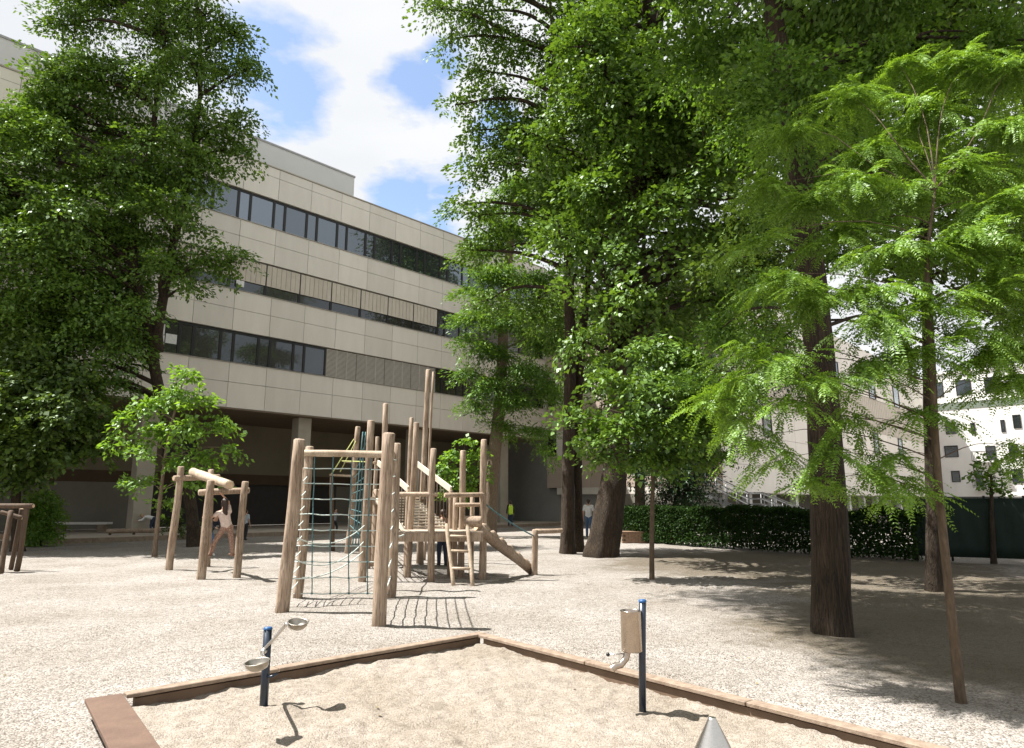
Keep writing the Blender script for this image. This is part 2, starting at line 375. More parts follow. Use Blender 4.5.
_seed = [0]
def log(name, p0, p1, r0, r1, parent, m=None, sides=14, bend=.008):
    """a debarked, slightly crooked round log as one part"""
    _seed[0] += 1
    bm = bmesh.new(); n = 9
    pts = curve_pts(p0, p1, n, bend, _seed[0])
    tube(bm, pts, [r0 + (r1 - r0) * i / (n - 1) for i in range(n)], sides, True, .16, 1, 0, .22, _seed[0] * 3.1)
    return obj(name, bm, [m or M_LOG, M_LOGEND], parent)
def sag(p0, p1, s, n=9):
    p0, p1 = Vector(p0), Vector(p1)
    return [p0.lerp(p1, i / (n - 1)) - Vector((0, 0, s * 4 * (i / (n - 1)) * (1 - i / (n - 1)))) for i in range(n)]

# ------------------------------------------------------------------ ground
def nz3(x, y, s=1.0): return noise.noise(Vector((x * s, y * s, 3.7)))
def grid_mesh(name, xs, ys, hf):
    nx, ny = len(xs), len(ys)
    co = np.zeros((ny * nx, 3)); k = 0
    for y in ys:
        for x in xs:
            co[k] = (x, y, hf(x, y)); k += 1
    idx = np.arange(ny * nx).reshape(ny, nx)
    q = np.stack([idx[:-1, :-1], idx[:-1, 1:], idx[1:, 1:], idx[1:, :-1]], -1).reshape(-1, 4)
    return quads(name, co, q, True)
def quads(name, co, q, smooth=False):
    me = bpy.data.meshes.new(name)
    me.vertices.add(len(co)); me.vertices.foreach_set('co', np.asarray(co, dtype=np.float32).ravel())
    nq, w_ = q.shape
    me.loops.add(nq * w_); me.loops.foreach_set('vertex_index', q.astype(np.int32).ravel())
    me.polygons.add(nq); me.polygons.foreach_set('loop_start', np.arange(0, nq * w_, w_, dtype=np.int32))
    if smooth: me.polygons.foreach_set('use_smooth', np.ones(nq, dtype=bool))
    me.update(calc_edges=True)
    return me
xs = [-400, -150, -70] + list(np.arange(-40, -12, 2.0)) + list(np.arange(-12, 14, .14)) + list(np.arange(14, 44, 2.0)) + [70, 150, 400]
ys = [-60, -20, -5] + list(np.arange(2, 17, .14)) + list(np.arange(17, 34, .5)) + list(np.arange(34, 60, 4.0)) + [90, 200, 700]
# sandbox outline (centre line of the boards), world metres
CAPZ = .13
SA, SB, SC_, SD = G(85, 698, CAPZ), G(480, 631.5, CAPZ), G(962, 750, CAPZ), G(110, 748, CAPZ)
dL = (SD - SA).normalized(); SE = SA + dL * 3.2          # near left corner, out of frame
dR = (SC_ - SB).normalized(); SF = SB + dR * 7.0         # right corner, out of frame
SBOX = [SA, SB, SF, SE]
def inside_box(x, y, m=0.0):
    s = None
    for i in range(4):
        a, b = SBOX[i], SBOX[(i + 1) % 4]
        L = math.hypot(b.x - a.x, b.y - a.y)
        c = ((b.x - a.x) * (y - a.y) - (b.y - a.y) * (x - a.x)) / L     # negative inside for clockwise
        if c > -m: return False
    return True
def gh(x, y):
    if y > 30 or abs(x) > 25 or y < 1: return 0
    v = .035 * nz3(x, y, .45) + .026 * nz3(x, y, 1.3) + .022 * nz3(x, y, 3.1) - .012
    if inside_box(x, y, -.5): v = min(v, 0) * .3 - .02
    return v
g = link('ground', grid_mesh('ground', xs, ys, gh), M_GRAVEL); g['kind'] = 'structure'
def sh(x, y):
    return .02 + .03 * nz3(x, y, .9) + .024 * nz3(x, y, 2.6) + .034 * abs(nz3(x, y, 4.2)) + .016 * nz3(x, y, 9) + .014 * nz3(x, y, 17) + .008 * nz3(x, y, 38)
sxs = np.arange(-3.6, 5.5, .032); sys_ = np.arange(1.6, 8.2, .032)
def sand_mesh():
    nx, ny = len(sxs), len(sys_); ids = {}; co = []; q = []
    ok = np.zeros((ny, nx), bool)
    for j, y in enumerate(sys_):
        for i, x in enumerate(sxs):
            ok[j, i] = inside_box(x, y, .04)
    for j in range(ny - 1):
        for i in range(nx - 1):
            if ok[j, i] and ok[j + 1, i] and ok[j, i + 1] and ok[j + 1, i + 1]:
                f = []
                for a, b in ((j, i), (j, i + 1), (j + 1, i + 1), (j + 1, i)):
                    if (a, b) not in ids:
                        ids[(a, b)] = len(co); co.append((sxs[b], sys_[a], sh(sxs[b], sys_[a])))
                    f.append(ids[(a, b)])
                q.append(f)
    return quads('sand', np.array(co), np.array(q), True)
o = link('sand', sand_mesh(), M_SAND); o['kind'] = 'structure'

# loose stones lying on the nearer gravel
def pebbles():
    n = 42000
    x = rng.uniform(-8.5, 9.5, n); y = 4.0 + 11 * rng.random(n) ** 1.5
    keep = np.array([not inside_box(a, b, -.15) and abs(a) < .85 * b + .6 and math.hypot(a - 5.9, b - 9) > 3.2 and math.hypot(a - 8.6, b - 12.6) > 4.2 for a, b in zip(x, y)])
    x, y = x[keep], y[keep]; n = len(x)
    s = rng.uniform(.003, .0075, n) * (1 + .8 * (rng.random(n) > .95))
    base = np.array([(1, 0, 0), (0, 1, 0), (-1, 0, 0), (0, -1, 0), (0, 0, .7), (0, 0, -.7)])
    z = np.array([gh(a, b) for a, b in zip(x, y)])
    an = rng.uniform(0, 6.28, n)
    c, si = np.cos(an), np.sin(an)
    bx = base[None] * (s[:, None, None] * rng.uniform(.7, 1.4, (n, 6, 1)))
    rx = bx[:, :, 0] * c[:, None] - bx[:, :, 1] * si[:, None]; ry = bx[:, :, 0] * si[:, None] + bx[:, :, 1] * c[:, None]
    co = np.stack([rx + x[:, None], ry + y[:, None], bx[:, :, 2] + z[:, None] + s[:, None] * .3], -1).reshape(-1, 3)
    fs = np.array([(0, 1, 4), (1, 2, 4), (2, 3, 4), (3, 0, 4)])
    q = (fs[None] + (np.arange(n) * 6)[:, None, None]).reshape(-1, 3)
    return quads('gravel_stones', co, q)
M_PEB = mat('gravel_stone', (.35, .32, .29), (.16, .14, .12), 30, .9, island=.35)
tag(link('gravel_stones', pebbles(), M_PEB), 'loose pale gravel stones scattered over the playground', 'gravel', kind='stuff')

# ------------------------------------------------------------------ sandbox edging
sb = thing('sandbox_edging', 'low brown timber edging with broad flat boards around the sand', 'sandbox', (SA.x, SA.y, 0))
cen = sum(SBOX, Vector()) / 4
M_BOARDDK = mat('dark_brown_board', (.135, .082, .055), (.095, .056, .038), 5, .7, .3, 40)
def edge_board(a, b, wdt, ext0=0, ext1=0, n=3, m=None):
    a, b = Vector(a), Vector(b); d = (b - a).normalized(); inn = Vector((-d.y, d.x, 0))
    if inn.dot(cen - a) < 0: inn = -inn
    a = a - d * ext0; b = b + d * ext1
    bm = bmesh.new(); L = (b - a).length
    for k in range(n):
        p = a + d * (L * k / n + .004); q = a + d * (L * (k + 1) / n - .004)
        dz = rnd.uniform(-.004, .004)
        off = inn * (wdt / 2 + rnd.uniform(-.004, .004))
        obox(bm, p + off + Vector((0, 0, -.016 + dz)), q + off + Vector((0, 0, -.016 + dz)), wdt, .032)
    bmesh.ops.bevel(bm, geom=bm.edges[:], offset=.005, segments=1, affect='EDGES')
    obj('cap_board', bm, m or M_BOARD, sb)
    bm = bmesh.new()
    obox(bm, a + d * .07 + inn * (wdt * .5) + Vector((0, 0, -.10)), b - d * .07 + inn * (wdt * .5) + Vector((0, 0, -.10)), wdt * .5, .105)
    obj('edge_beam', bm, M_BOARDSIDE, sb)
edge_board(SA, SB, .115, -.262, 0)
edge_board(SB, SF, .115, -.117, 0, 4)
edge_board(SA, SE, .255, 0, 0, 2, M_BOARDDK)

# ------------------------------------------------------------------ sandbox toys
def lathe(bm, base, prof, sides=24, axis=Vector((0, 0, 1)), mi=0):
    axis = axis.normalized(); rf = Vector((1, 0, 0)) if abs(axis.x) < .9 else Vector((0, 1, 0))
    s = axis.cross(rf).normalized(); q = axis.cross(s)
    rings = []
    for r, z in prof:
        rings.append([bm.verts.new(Vector(base) + axis * z + (s * math.cos(2 * math.pi * k / sides) + q * math.sin(2 * math.pi * k / sides)) * max(r, .0004)) for k in range(sides)])
    for i in range(len(rings) - 1):
        for k in range(sides):
            f = bm.faces.new((rings[i][k], rings[i][(k + 1) % sides], rings[i + 1][(k + 1) % sides], rings[i + 1][k])); f.smooth = True; f.material_index = mi
    return rings
pb = G(264, 702, .04); pt_ = at(268, 628, pb.y + .02)
t = thing('sand_scale', 'balance scale with two steel bowls on a short dark blue post in the sand', 'sand toy', pb)
bm = bmesh.new(); pb0 = pb - Vector((0, 0, .15))
tube(bm, [pb0, pb0.lerp(pt_, .5), pt_], .033, 12); obj('post', bm, M_BLUE, t)
bm = bmesh.new(); ax = (pt_ - pb0).normalized()
lathe(bm, pt_, [(.036, -.012), (.036, 0), (.030, .008), (.0, .010)], 14, ax); obj('post_cap', bm, M_BLUECAP, t)
c1 = at(257, 662, 5.0); c2 = at(298, 622, 5.72)
pv = at(266, 650, pb.y) + Vector((.0, -.05, 0))
arm = [c1 + Vector((.0, .03, -.06)), c1 + Vector((.035, .11, -.035)), pv + Vector((.0, -.03, .0)), pv.lerp(c2, .35) + Vector((-.012, 0, .022)), pv.lerp(c2, .7) + Vector((-.03, 0, .03)), c2 + Vector((-.085, -.02, -.012)), c2 + Vector((-.04, -.01, -.05))]
sm = []
for i in range(len(arm) - 1):
    p_1 = arm[max(i - 1, 0)]; p_2 = arm[i]; p_3 = arm[i + 1]; p_4 = arm[min(i + 2, len(arm) - 1)]
    for k in range(5):
        u_ = k / 5
        sm.append(.5 * ((2 * p_2) + (p_3 - p_1) * u_ + (2 * p_1 - 5 * p_2 + 4 * p_3 - p_4) * u_ ** 2 + (3 * p_2 - p_1 - 3 * p_3 + p_4) * u_ ** 3))
sm.append(arm[-1])
bm = bmesh.new(); tube(bm, sm, .0125, 10); obj('balance_arm', bm, M_STEEL, t)
bm = bmesh.new(); tube(bm, [pv + Vector((0, .06, 0)), pv + Vector((0, -.03, -.005))], .02, 12); obj('pivot_bolt', bm, M_STEEL, t)
for c, rr in ((c1, .083), (c2, .078)):
    bm = bmesh.new()
    prof = [(0.0, -.062), (.03, -.058), (.055, -.045), (.074, -.024), (rr, 0), (rr + .004, .003), (rr - .003, .005), (rr - .006, 0), (.070, -.022), (.052, -.041), (.028, -.053), (0, -.056)]
    lathe(bm, c, prof, 28, Vector((-.10, -.12, 1)) if c is c1 else Vector((.1, -.2, 1)))
    obj('bowl', bm, M_BOWL, t)
bm = bmesh.new(); bb = at(266, 676, pb.y)
tube(bm, [bb, bb + Vector((.05, -.02, .0)), bb + Vector((.09, .0, .02))], .012, 10); obj('stop_bracket', bm, M_BLUE, t)

pb = G(642, 708, .045); pt_ = at(642.5, 600.5, pb.y)
t = thing('sand_dispenser', 'steel drum dispenser with a curved spout on a tall dark blue post in the sand', 'sand toy', pb)
bm = bmesh.new(); tube(bm, [pb - Vector((0, 0, .15)), pb.lerp(pt_, .5), pt_], .028, 12); obj('post', bm, M_BLUE, t)
bm = bmesh.new(); lathe(bm, pt_, [(.031, -.012), (.031, 0), (.026, .008), (0, .010)], 14); obj('post_cap', bm, M_BLUECAP, t)
dtop = at(631.5, 611, pb.y - .03); dbot = at(632, 651, pb.y - .03)
bm = bmesh.new(); hh = dtop.z - dbot.z; rr = .081
lathe(bm, dbot, [(.02, -.003), (rr - .006, -.003), (rr, .004), (rr, hh - .004), (rr + .003, hh), (rr + .003, hh + .004), (rr - .004, hh + .004), (rr - .006, hh), (rr - .006, .02), (0, .018)], 36)
obj('drum', bm, M_STEELTAN, t)
s0 = at(627.5, 652, pb.y - .03); s1 = at(612, 669, pb.y - .06)
bm = bmesh.new(); sp = [s0 + Vector((0, 0, .02)), s0, s0 + Vector((-.012, 0, -.045)), s0.lerp(s1, .55) + Vector((.012, 0, -.028)), s1 + Vector((.03, 0, .022)), s1]
tube(bm, sp, [.026, .026, .026, .026, .027, .030], 16, False); obj('spout', bm, M_STEELTAN, t)
bm = bmesh.new(); l1 = at(608, 654.5, pb.y - .05); tube(bm, [s0 + Vector((-.01, 0, -.012)), l1], .0045, 8); lv = obj('lever', bm, M_STEEL, t)
bm = bmesh.new(); lathe(bm, l1 - Vector((0, 0, .016)), [(0, 0), (.011, .005), (.016, .016), (.011, .027), (0, .032)], 14); obj('knob', bm, M_BLACK, lv)
bm = bmesh.new(); tube(bm, [at(640, 622, pb.y - .02), at(643, 622, pb.y)], .012, 8); obj('bracket', bm, M_STEEL, t); bm = bmesh.new(); tube(bm, [at(640, 642, pb.y - .02), at(643, 642, pb.y)], .012, 8); obj('bracket', bm, M_STEEL, t)

ct = at(712, 717, 4.05); czb = .02
bm = bmesh.new(); k = .50; H_ = ct.z - czb
lathe(bm, (ct.x, ct.y, czb), [(H_ * k + .02, 0), (.024, H_ - .012), (.021, H_ - .002), (.015, H_), (0, H_)], 40)
o = obj('sand_cone', bm, M_STEEL, None); tag(o, 'pointed brushed steel cone standing in the sand at the bottom edge', 'sand toy')

# ------------------------------------------------------------------ school building
AZ = R(43.5)
U = Vector((math.sin(AZ), math.cos(AZ), 0)); NF = Vector((U.y, -U.x, 0))
P0 = at(313, 480, 40); P0.z = 0
def fbasis(origin, u, n):
    return Matrix(((u.x, n.x, 0, origin.x), (u.y, n.y, 0, origin.y), (0, 0, 1, origin.z), (0, 0, 0, 1)))
MF = fbasis(P0, U, NF)                 # local x = along facade, y = out of the facade, z = up
def fac_at(px, py, off):               # facade coordinates of a sight line on the plane at this offset
    d = ray(px, py); den = d.x * NF.x + d.y * NF.y
    q = P0 + NF * off
    tt = (q.x * NF.x + q.y * NF.y) / den
    X, Y, Z = d.x * tt, d.y * tt, CAMH + d.z * tt
    return ((X - P0.x) * U.x + (Y - P0.y) * U.y, Z)
S0, S1 = -34.0, 20.7; MOD = 2.13; GO = 1.0
sch = thing('school_building', 'long beige panel clad school block with strip windows raised on columns', 'building', tuple(P0))
BANDS = [(6.62, 8.0), (8.0, 9.06), (10.86, 12.08), (12.08, 13.15), (15.1, 16.3), (16.3, 17.27), (19.1, 20.45), (20.45, 21.02)]
def panels(bm, M, bands, s0, s1, go, mod, o0=-.2, o1=0.0, gap=.011):
    k0 = math.floor((s0 - go) / mod)
    for z0, z1 in bands:
        k = k0
        while go + k * mod < s1:
            a, b = max(s0, go + k * mod), min(s1, go + (k + 1) * mod)
            if b - a > .1:
                j = rnd.uniform(-.003, .003)
                box(bm, a + gap, b - gap, o0, o1 + j, z0 + gap, z1 - gap, M)
            k += 1
def clad(M, bands, s0, s1, go, mod, m, parent):
    for bd in bands:
        bm = bmesh.new(); panels(bm, M, [bd], s0, s1, go, mod); obj('cladding', bm, m, parent)
clad(MF, BANDS, S0, S1, GO, MOD, M_PANEL, sch)
bm = bmesh.new(); box(bm, S0, S1 - .05, -14, -.205, 6.66, 20.9, MF); obj('wall', bm, M_BACK, sch)
bm = bmesh.new(); box(bm, S0, S1, -.45, .035, 21.03, 21.10, MF); obj('parapet_coping', bm, M_CONC, sch)
bm = bmesh.new(); box(bm, S1 - .04, S1 + .02, -14, -.21, 6.64, 21.02, MF); obj('end_wall', bm, M_PANEL, sch)
bm = bmesh.new(); box(bm, S0, S1, -14, -.01, 6.54, 6.61, MF); obj('soffit', bm, M_SOFFIT, sch)
s_e, z_e = fac_at(354.5, 177.8, -3.0)
bm = bmesh.new(); box(bm, -26, s_e, -12, -3.0, 20.9, z_e, MF); pent = obj('roof_plant_room', bm, M_PENT, sch)
bm = bmesh.new(); box(bm, -26, s_e + .05, -12, -2.95, z_e, z_e + .12, MF); obj('roof_edge', bm, M_GALV, pent)

def window(M, s0, s1, z0, z1, parent, glass, o=-.14, fr=.07, sill=True):
    bm = bmesh.new()
    box(bm, s0, s0 + fr, o - .05, o + .03, z0, z1, M); box(bm, s1 - fr, s1, o - .05, o + .03, z0, z1, M)
    box(bm, s0 + fr, s1 - fr, o - .05, o + .028, z1 - fr * 1.6, z1, M); box(bm, s0 + fr, s1 - fr, o - .05, o + .028, z0, z0 + fr * .8, M)
    f = obj('window', bm, M_FRAME, parent)
    bm = bmesh.new(); box(bm, s0 + fr - .01, s1 - fr + .01, o - .03, o - .015, z0 + .04, z1 - .08, M)
    obj('pane', bm, glass, f)
    return f
# top storey strip: narrow and wide lights in turn
def strip(M, parent, z0, z1, s0, s1, go, glass, narrow=.70, skip=None):
    k = math.floor((s0 - go) / MOD)
    while go + k * MOD < s1:
        for a, b in ((go + k * MOD, go + k * MOD + narrow), (go + k * MOD + narrow, go + (k + 1) * MOD)):
            a2, b2 = max(a, s0), min(b, s1)
            if b2 - a2 > .2 and not (skip and skip[0] < (a2 + b2) / 2 < skip[1]):
                window(M, a2 + .003, b2 - .003, z0, z1, parent, glass)
        k += 1
strip(MF, sch, 17.30, 19.08, -10.5, S1 - .3, .85, M_GLASS)
strip(MF, sch, 13.18, 15.07, 9.2, S1 - .3, .65, M_GLASSD)
strip(MF, sch, 9.09, 10.83, -17.5, S1 - .3, .48, M_GLASSD, skip=(.48, 9.1))
# sills
for z in (9.075, 13.165, 17.285):
    bm = bmesh.new(); box(bm, S0, S1, -.18, .05, z - .012, z + .012, MF); obj('window_sill', bm, M_SILL, sch)
# middle storey: blinds half down over the strip
k = -5
while .65 + k * MOD < 9.0:
    a, b = .65 + k * MOD, .65 + (k + 1) * MOD
    window(MF, a + .003, b - .003, 13.18, 15.07, sch, M_GLASSD)
    bm = bmesh.new()
    n_ = 7
    for i in range(n_):
        x0 = a + .03 + (b - a - .06) * i / n_; x1 = a + .03 + (b - a - .06) * (i + 1) / n_ - .022
        zb = 13.83
        box(bm, x0, x1, -.105, -.075 + (i % 2) * .006, zb, 15.03, MF)
    box(bm, a + .03, b - .06, -.108, -.104, 13.85, 15.02, MF, 1)
    box(bm, a + .03, b - .06, -.10, -.06, 13.79, 13.828, MF)
    obj('blind', bm, [M_BLIND, M_BLINDGAP], sch)
    k += 1
# lowest storey: four closed slatted blinds
for k in range(4):
    a, b = .50 + k * 2.15, .50 + (k + 1) * 2.15
    bm = bmesh.new(); ns = 22
    for i in range(ns):
        z0 = 9.12 + (10.80 - 9.12) * i / ns
        cpt = MF @ Vector((a + .02, -.08, z0 + .04)); cpt2 = MF @ Vector((b - .03, -.08, z0 + .04))
        obox(bm, cpt, cpt2, .062, .006, (NF * .75 + Vector((0, 0, .66))).normalized())
    for i in range(1, 3):
        x0 = a + (b - a) * i / 3; box(bm, x0 - .012, x0 + .012, -.12, -.045, 9.1, 10.82, MF)
    box(bm, a + .01, b - .01, -.135, -.128, 9.1, 10.82, MF, 1)
    obj('blind', bm, [M_BLINDP, M_BLINDGAP], sch)
# sheets of paper in the corner window
for (sx0, sz0, w_, h_) in ((-9.25, 9.35, .5, .62), (-9.25, 10.0, .48, .55), (-8.7, 9.6, .55, .5)):
    bm = bmesh.new(); box(bm, sx0, sx0 + w_, -.145, -.14, sz0, sz0 + h_, MF); obj('paper_notice', bm, mat('white_paper', (.8, .8, .78)), sch)
bm = bmesh.new(); box(bm, -5.35, -4.9, -.05, -.045, 13.4, 13.75, MF); obj('paper_notice', bm, MATS['white_paper'], sch)
# columns and undercroft
for s in (-25.7, -17.3, -8.85, -.35, 8.1, 16.55):
    bm = bmesh.new(); box(bm, s - .42, s + .42, -1.4, -.6, 0, 6.54, MF)
    bmesh.ops.bevel(bm, geom=bm.edges[:], offset=.03, segments=1, affect='EDGES'); obj('column', bm, M_CONC, sch)
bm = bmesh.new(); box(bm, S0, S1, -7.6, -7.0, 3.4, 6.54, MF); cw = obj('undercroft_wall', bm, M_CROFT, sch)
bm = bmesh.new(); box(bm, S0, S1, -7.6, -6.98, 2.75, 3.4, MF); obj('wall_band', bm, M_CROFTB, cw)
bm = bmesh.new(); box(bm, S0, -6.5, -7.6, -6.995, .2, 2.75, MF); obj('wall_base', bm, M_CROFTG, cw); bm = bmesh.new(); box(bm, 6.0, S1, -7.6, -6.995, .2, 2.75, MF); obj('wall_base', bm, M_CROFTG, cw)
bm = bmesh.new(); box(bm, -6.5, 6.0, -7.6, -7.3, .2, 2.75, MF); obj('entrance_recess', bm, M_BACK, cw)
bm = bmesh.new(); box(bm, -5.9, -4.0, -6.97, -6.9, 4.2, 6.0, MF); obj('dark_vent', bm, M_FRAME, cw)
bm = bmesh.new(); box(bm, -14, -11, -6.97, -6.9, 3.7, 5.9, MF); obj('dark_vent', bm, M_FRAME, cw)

# terrace in front of the building and its kerb
bm = bmesh.new(); box(bm, S0 - 10, S1 + 22, -8, 3.2, -.3, .17, MF); o = obj('pavement', bm, M_PAVE); o['kind'] = 'structure'
bm = bmesh.new()
s = S0 - 10
while s < S1 + 22:
    box(bm, s + .006, s + 1.994, 3.204, 3.48, -.3, .185, MF); s += 2
bmesh.ops.bevel(bm, geom=bm.edges[:], offset=.012, segments=1, affect='EDGES')
o = obj('kerb', bm, M_KERB); o['kind'] = 'structure'

# connecting block, at right angles, catching the sun
E0 = P0 + U * (S1 + .1)
MC = fbasis(E0, NF, -U)
con = thing('connecting_block', 'rosy beige clad link block over a grey base wall behind the double trunk', 'building', tuple(E0))
clad(MC, [(2.75, 4.0), (4.0, 5.25), (7.2, 8.4), (8.4, 9.3), (11.3, 12.5), (12.5, 13.6), (15.4, 17)], 0, 15, 0, 2.1, M_PINK, con)
bm = bmesh.new(); box(bm, 0, 14.7, -10, -.21, 2.72, 17, MC); obj('wall', bm, M_BACK, con)
bm = bmesh.new(); box(bm, -7.6, 14.7, -.8, -.4, 0, 2.72, MC); box(bm, -7.6, -.01, -.8, -.4, 2.72, 6.62, MC); obj('base_wall', bm, M_GREYW, con)
bm = bmesh.new(); box(bm, -14, -.02, -10, .05, 6.62, 21, MC); obj('corner_wall', bm, M_PANEL, con)
for z0, z1 in ((5.28, 7.17), (9.33, 11.27), (13.63, 15.37)):
    for i in range(7): window(MC, i * 2.1 + .05, i * 2.1 + 2.15, z0, z1, con, M_GLASSD)

# wing
C0 = E0 + NF * 15.0
MW = fbasis(C0, U, NF)
wing = thing('school_wing', 'beige clad school wing with ribbed screens behind the outdoor steps', 'building', tuple(C0))
clad(MW, [(2.3, 4.2), (4.2, 6.3), (14.5, 15.8), (15.8, 17.0)], 0, 57, 0, 4.2, M_PANEL, wing)
bm = bmesh.new(); box(bm, .02, 57, -14, -.21, 2.25, 16.9, MW); obj('wall', bm, M_PANEL, wing)
bm = bmesh.new()
for i in range(190):
    x = .1 + i * .3
    box(bm, x, x + .24, -.2, -.02 - .01 * (i % 2), 8.65, 12.05, MW)
obj('ribbed_screen', bm, M_BLIND, wing)
clad(MW, [(6.3, 8.62), (12.08, 14.5)], 0, 57, 0, 4.2, M_PANEL, wing)
for i in (3, 9, 10, 15, 19):
    window(MW, .1 + i * 2.18, .1 + i * 2.18 + 1.5, 6.35, 8.6, wing, M_GLASSD, o=.06)
    window(MW, .1 + i * 2.18, .1 + i * 2.18 + 2.1, 12.1, 14.45, wing, M_GLASSD, o=.06)
bm = bmesh.new(); box(bm, .02, 57, -8, -3, 0, 2.24, MW); obj('base_wall', bm, M_CROFTG, wing)
for i in range(14):
    bm = bmesh.new(); box(bm, 1 + i * 4.2, 1.5 + i * 4.2, -1.2, -.7, 0, 2.24, MW); obj('column', bm, M_WHITEW, wing)

# white apartment block far right
A0 = Vector((52.5, 89, 0)); MA = fbasis(A0, NF, -U)
apt = thing('apartment_block', 'bright white apartment block with dark windows and balconies beyond the fence', 'building', tuple(A0))
bm = bmesh.new(); box(bm, 0, 34, -14, 0, 0, 14.0, MA); box(bm, 1.2, 34, -14, -2.2, 14.0, 18.2, MA); obj('wall', bm, M_WHITEW, apt)
bm = bmesh.new(); box(bm, .0, 34, -.5, .06, 14.01, 14.12, MA); box(bm, 0, 34, -.1, .04, 13.2, 13.95, MA); obj('terrace_parapet', bm, mat('grey_green_parapet', (.16, .19, .15)), apt)
bm = bmesh.new(); box(bm, 1, 34, -14.2, -2.0, 18.2, 18.45, MA); obj('roof', bm, M_WHITEW, apt)
bm = bmesh.new(); box(bm, -.06, .0, -14, 0, 0, 13.9, MA); obj('side_wall', bm, M_PINK, apt)
def wrect(px0, px1, py0, py1):
    den = ray(px0, py0); r_ = []
    for px, py in ((px0, py0), (px1, py1)):
        d = ray(px, py); nn = -U
        tt = (A0.x * nn.x + A0.y * nn.y) / (d.x * nn.x + d.y * nn.y)
        r_.append(((d.x * tt - A0.x) * NF.x + (d.y * tt - A0.y) * NF.y, CAMH + d.z * tt))
    return r_[0][0], r_[1][0], r_[1][1], r_[0][1]
for rc in ((945, 956, 423, 434), (944, 959, 446, 457), (951, 961, 471, 482), (1008, 1019, 444, 457), (1011, 1024, 469, 483), (985, 997, 446, 460), (970, 976, 423, 434), (1000, 1006, 420, 432), (1030, 1042, 440, 454), (975, 984, 471, 486), (1030, 1043, 468, 483), (1012, 1022, 415, 428)):
    a, b, z0, z1 = wrect(*rc)
    window(MA, a, b, z0, z1, apt, M_GLASS, o=.05, fr=.09)
for i in range(6): window(MA, 1.7 + i * 3.1, 3.4 + i * 3.1, 15.2, 17.2, apt, M_GLASS, o=-2.16, fr=.1)
for rc in ((973, 998, 452, 461), (974, 999, 477, 488)):
    a, b, z0, z1 = wrect(*rc)
    bm = bmesh.new(); box(bm, a, b, .02, 1.2, z0 - .15, z0, MA)
    bl = obj('balcony', bm, M_WHITEW, apt)
    bm = bmesh.new()
    box(bm, a, b, 1.16, 1.2, z1 - .08, z1, MA)
    n_ = 16
    for i in range(n_ + 1):
        x = a + (b - a) * i / n_; box(bm, x - .02, x + .02, 1.165, 1.195, z0, z1 - .08, MA)
    obj('railing', bm, M_FRAME, bl)

# ------------------------------------------------------------------ outdoor steps
def steps(name, label, p_top, p_bot, width_v, n, m_tread, rail_h=1.0, balusters=False, open_=True, m_rail=None):
    """straight flight from p_top down to p_bot; width_v = full vector across"""
    m_rail = m_rail or M_GALV
    p_top, p_bot, width_v = Vector(p_top), Vector(p_bot), Vector(width_v)
    t = thing(name, label, 'steps', tuple(p_bot))
    d = (p_bot - p_top); run = Vector((d.x, d.y, 0)); rd = run.normalized(); wn = width_v.normalized()
    bm = bmesh.new()
    for i in range(n):
        p = p_top + d * ((i + .5) / n)
        obox(bm, p, p + width_v, run.length / n * .86, .05)
    obj('treads', bm, m_tread, t)
    for e in (Vector(), width_v):
        bm = bmesh.new(); obox(bm, p_top + e - Vector((0, 0, .12)), p_bot + e - Vector((0, 0, .12)), .06, .26, Vector((0, 0, 1))); obj('stringer', bm, m_rail, t)
        bm = bmesh.new()
        up = Vector((0, 0, rail_h))
        hs = (1.0, .72, .45) if not balusters else (1.0, .12)
        for hh_ in hs:
            obox(bm, p_top + e + up * hh_, p_bot + e + up * hh_, .06 if hh_ == 1 else .03, .11 if balusters and hh_ == 1 else .05)
        for i in range(5):
            q = p_top + e + d * (i / 4); tube(bm, [q, q + up], .022, 6)
        if balusters:
            for i in range(1, 22):
                q = p_top + e + d * (i / 22); tube(bm, [q + up * .1, q + up * .98], .012, 5)
        obj('handrail', bm, m_rail, t)
    return t
# grey flight beside the wing (two flights with a landing)
a = at(706, 492, 37); b = at(748, 513, 36); c = at(762, 513, 35.6); d_ = at(806, 531, 35); d_.z = max(d_.z, .15)
wv = Vector((-.5, -1.8, 0))
steps('outdoor_steps', 'grey metal upper flight of steps by the wing above the hedge', a, b, wv, 9, M_BACK)
steps('outdoor_steps', 'grey metal lower flight of steps right of the landing behind the hedge', c, d_, wv, 7, M_BACK)
bm = bmesh.new()
for q in (b, c): pass
obox(bm, b + wv * .5, c + wv * .5, wv.length, .1)
for e in (Vector(), wv):
    for hh_ in (1.0, .72, .45):
        obox(bm, b + e + Vector((0, 0, hh_)), c + e + Vector((0, 0, hh_)), .05, .05)
q = b + wv * .5; tube(bm, [Vector((q.x, q.y, 0)), q], .08, 8); q = c + wv * .5; tube(bm, [Vector((q.x, q.y, 0)), q], .08, 8)
o = obj('steps_landing', bm, M_GALV); tag(o, 'grey metal landing with rails between the two flights of steps', 'landing')
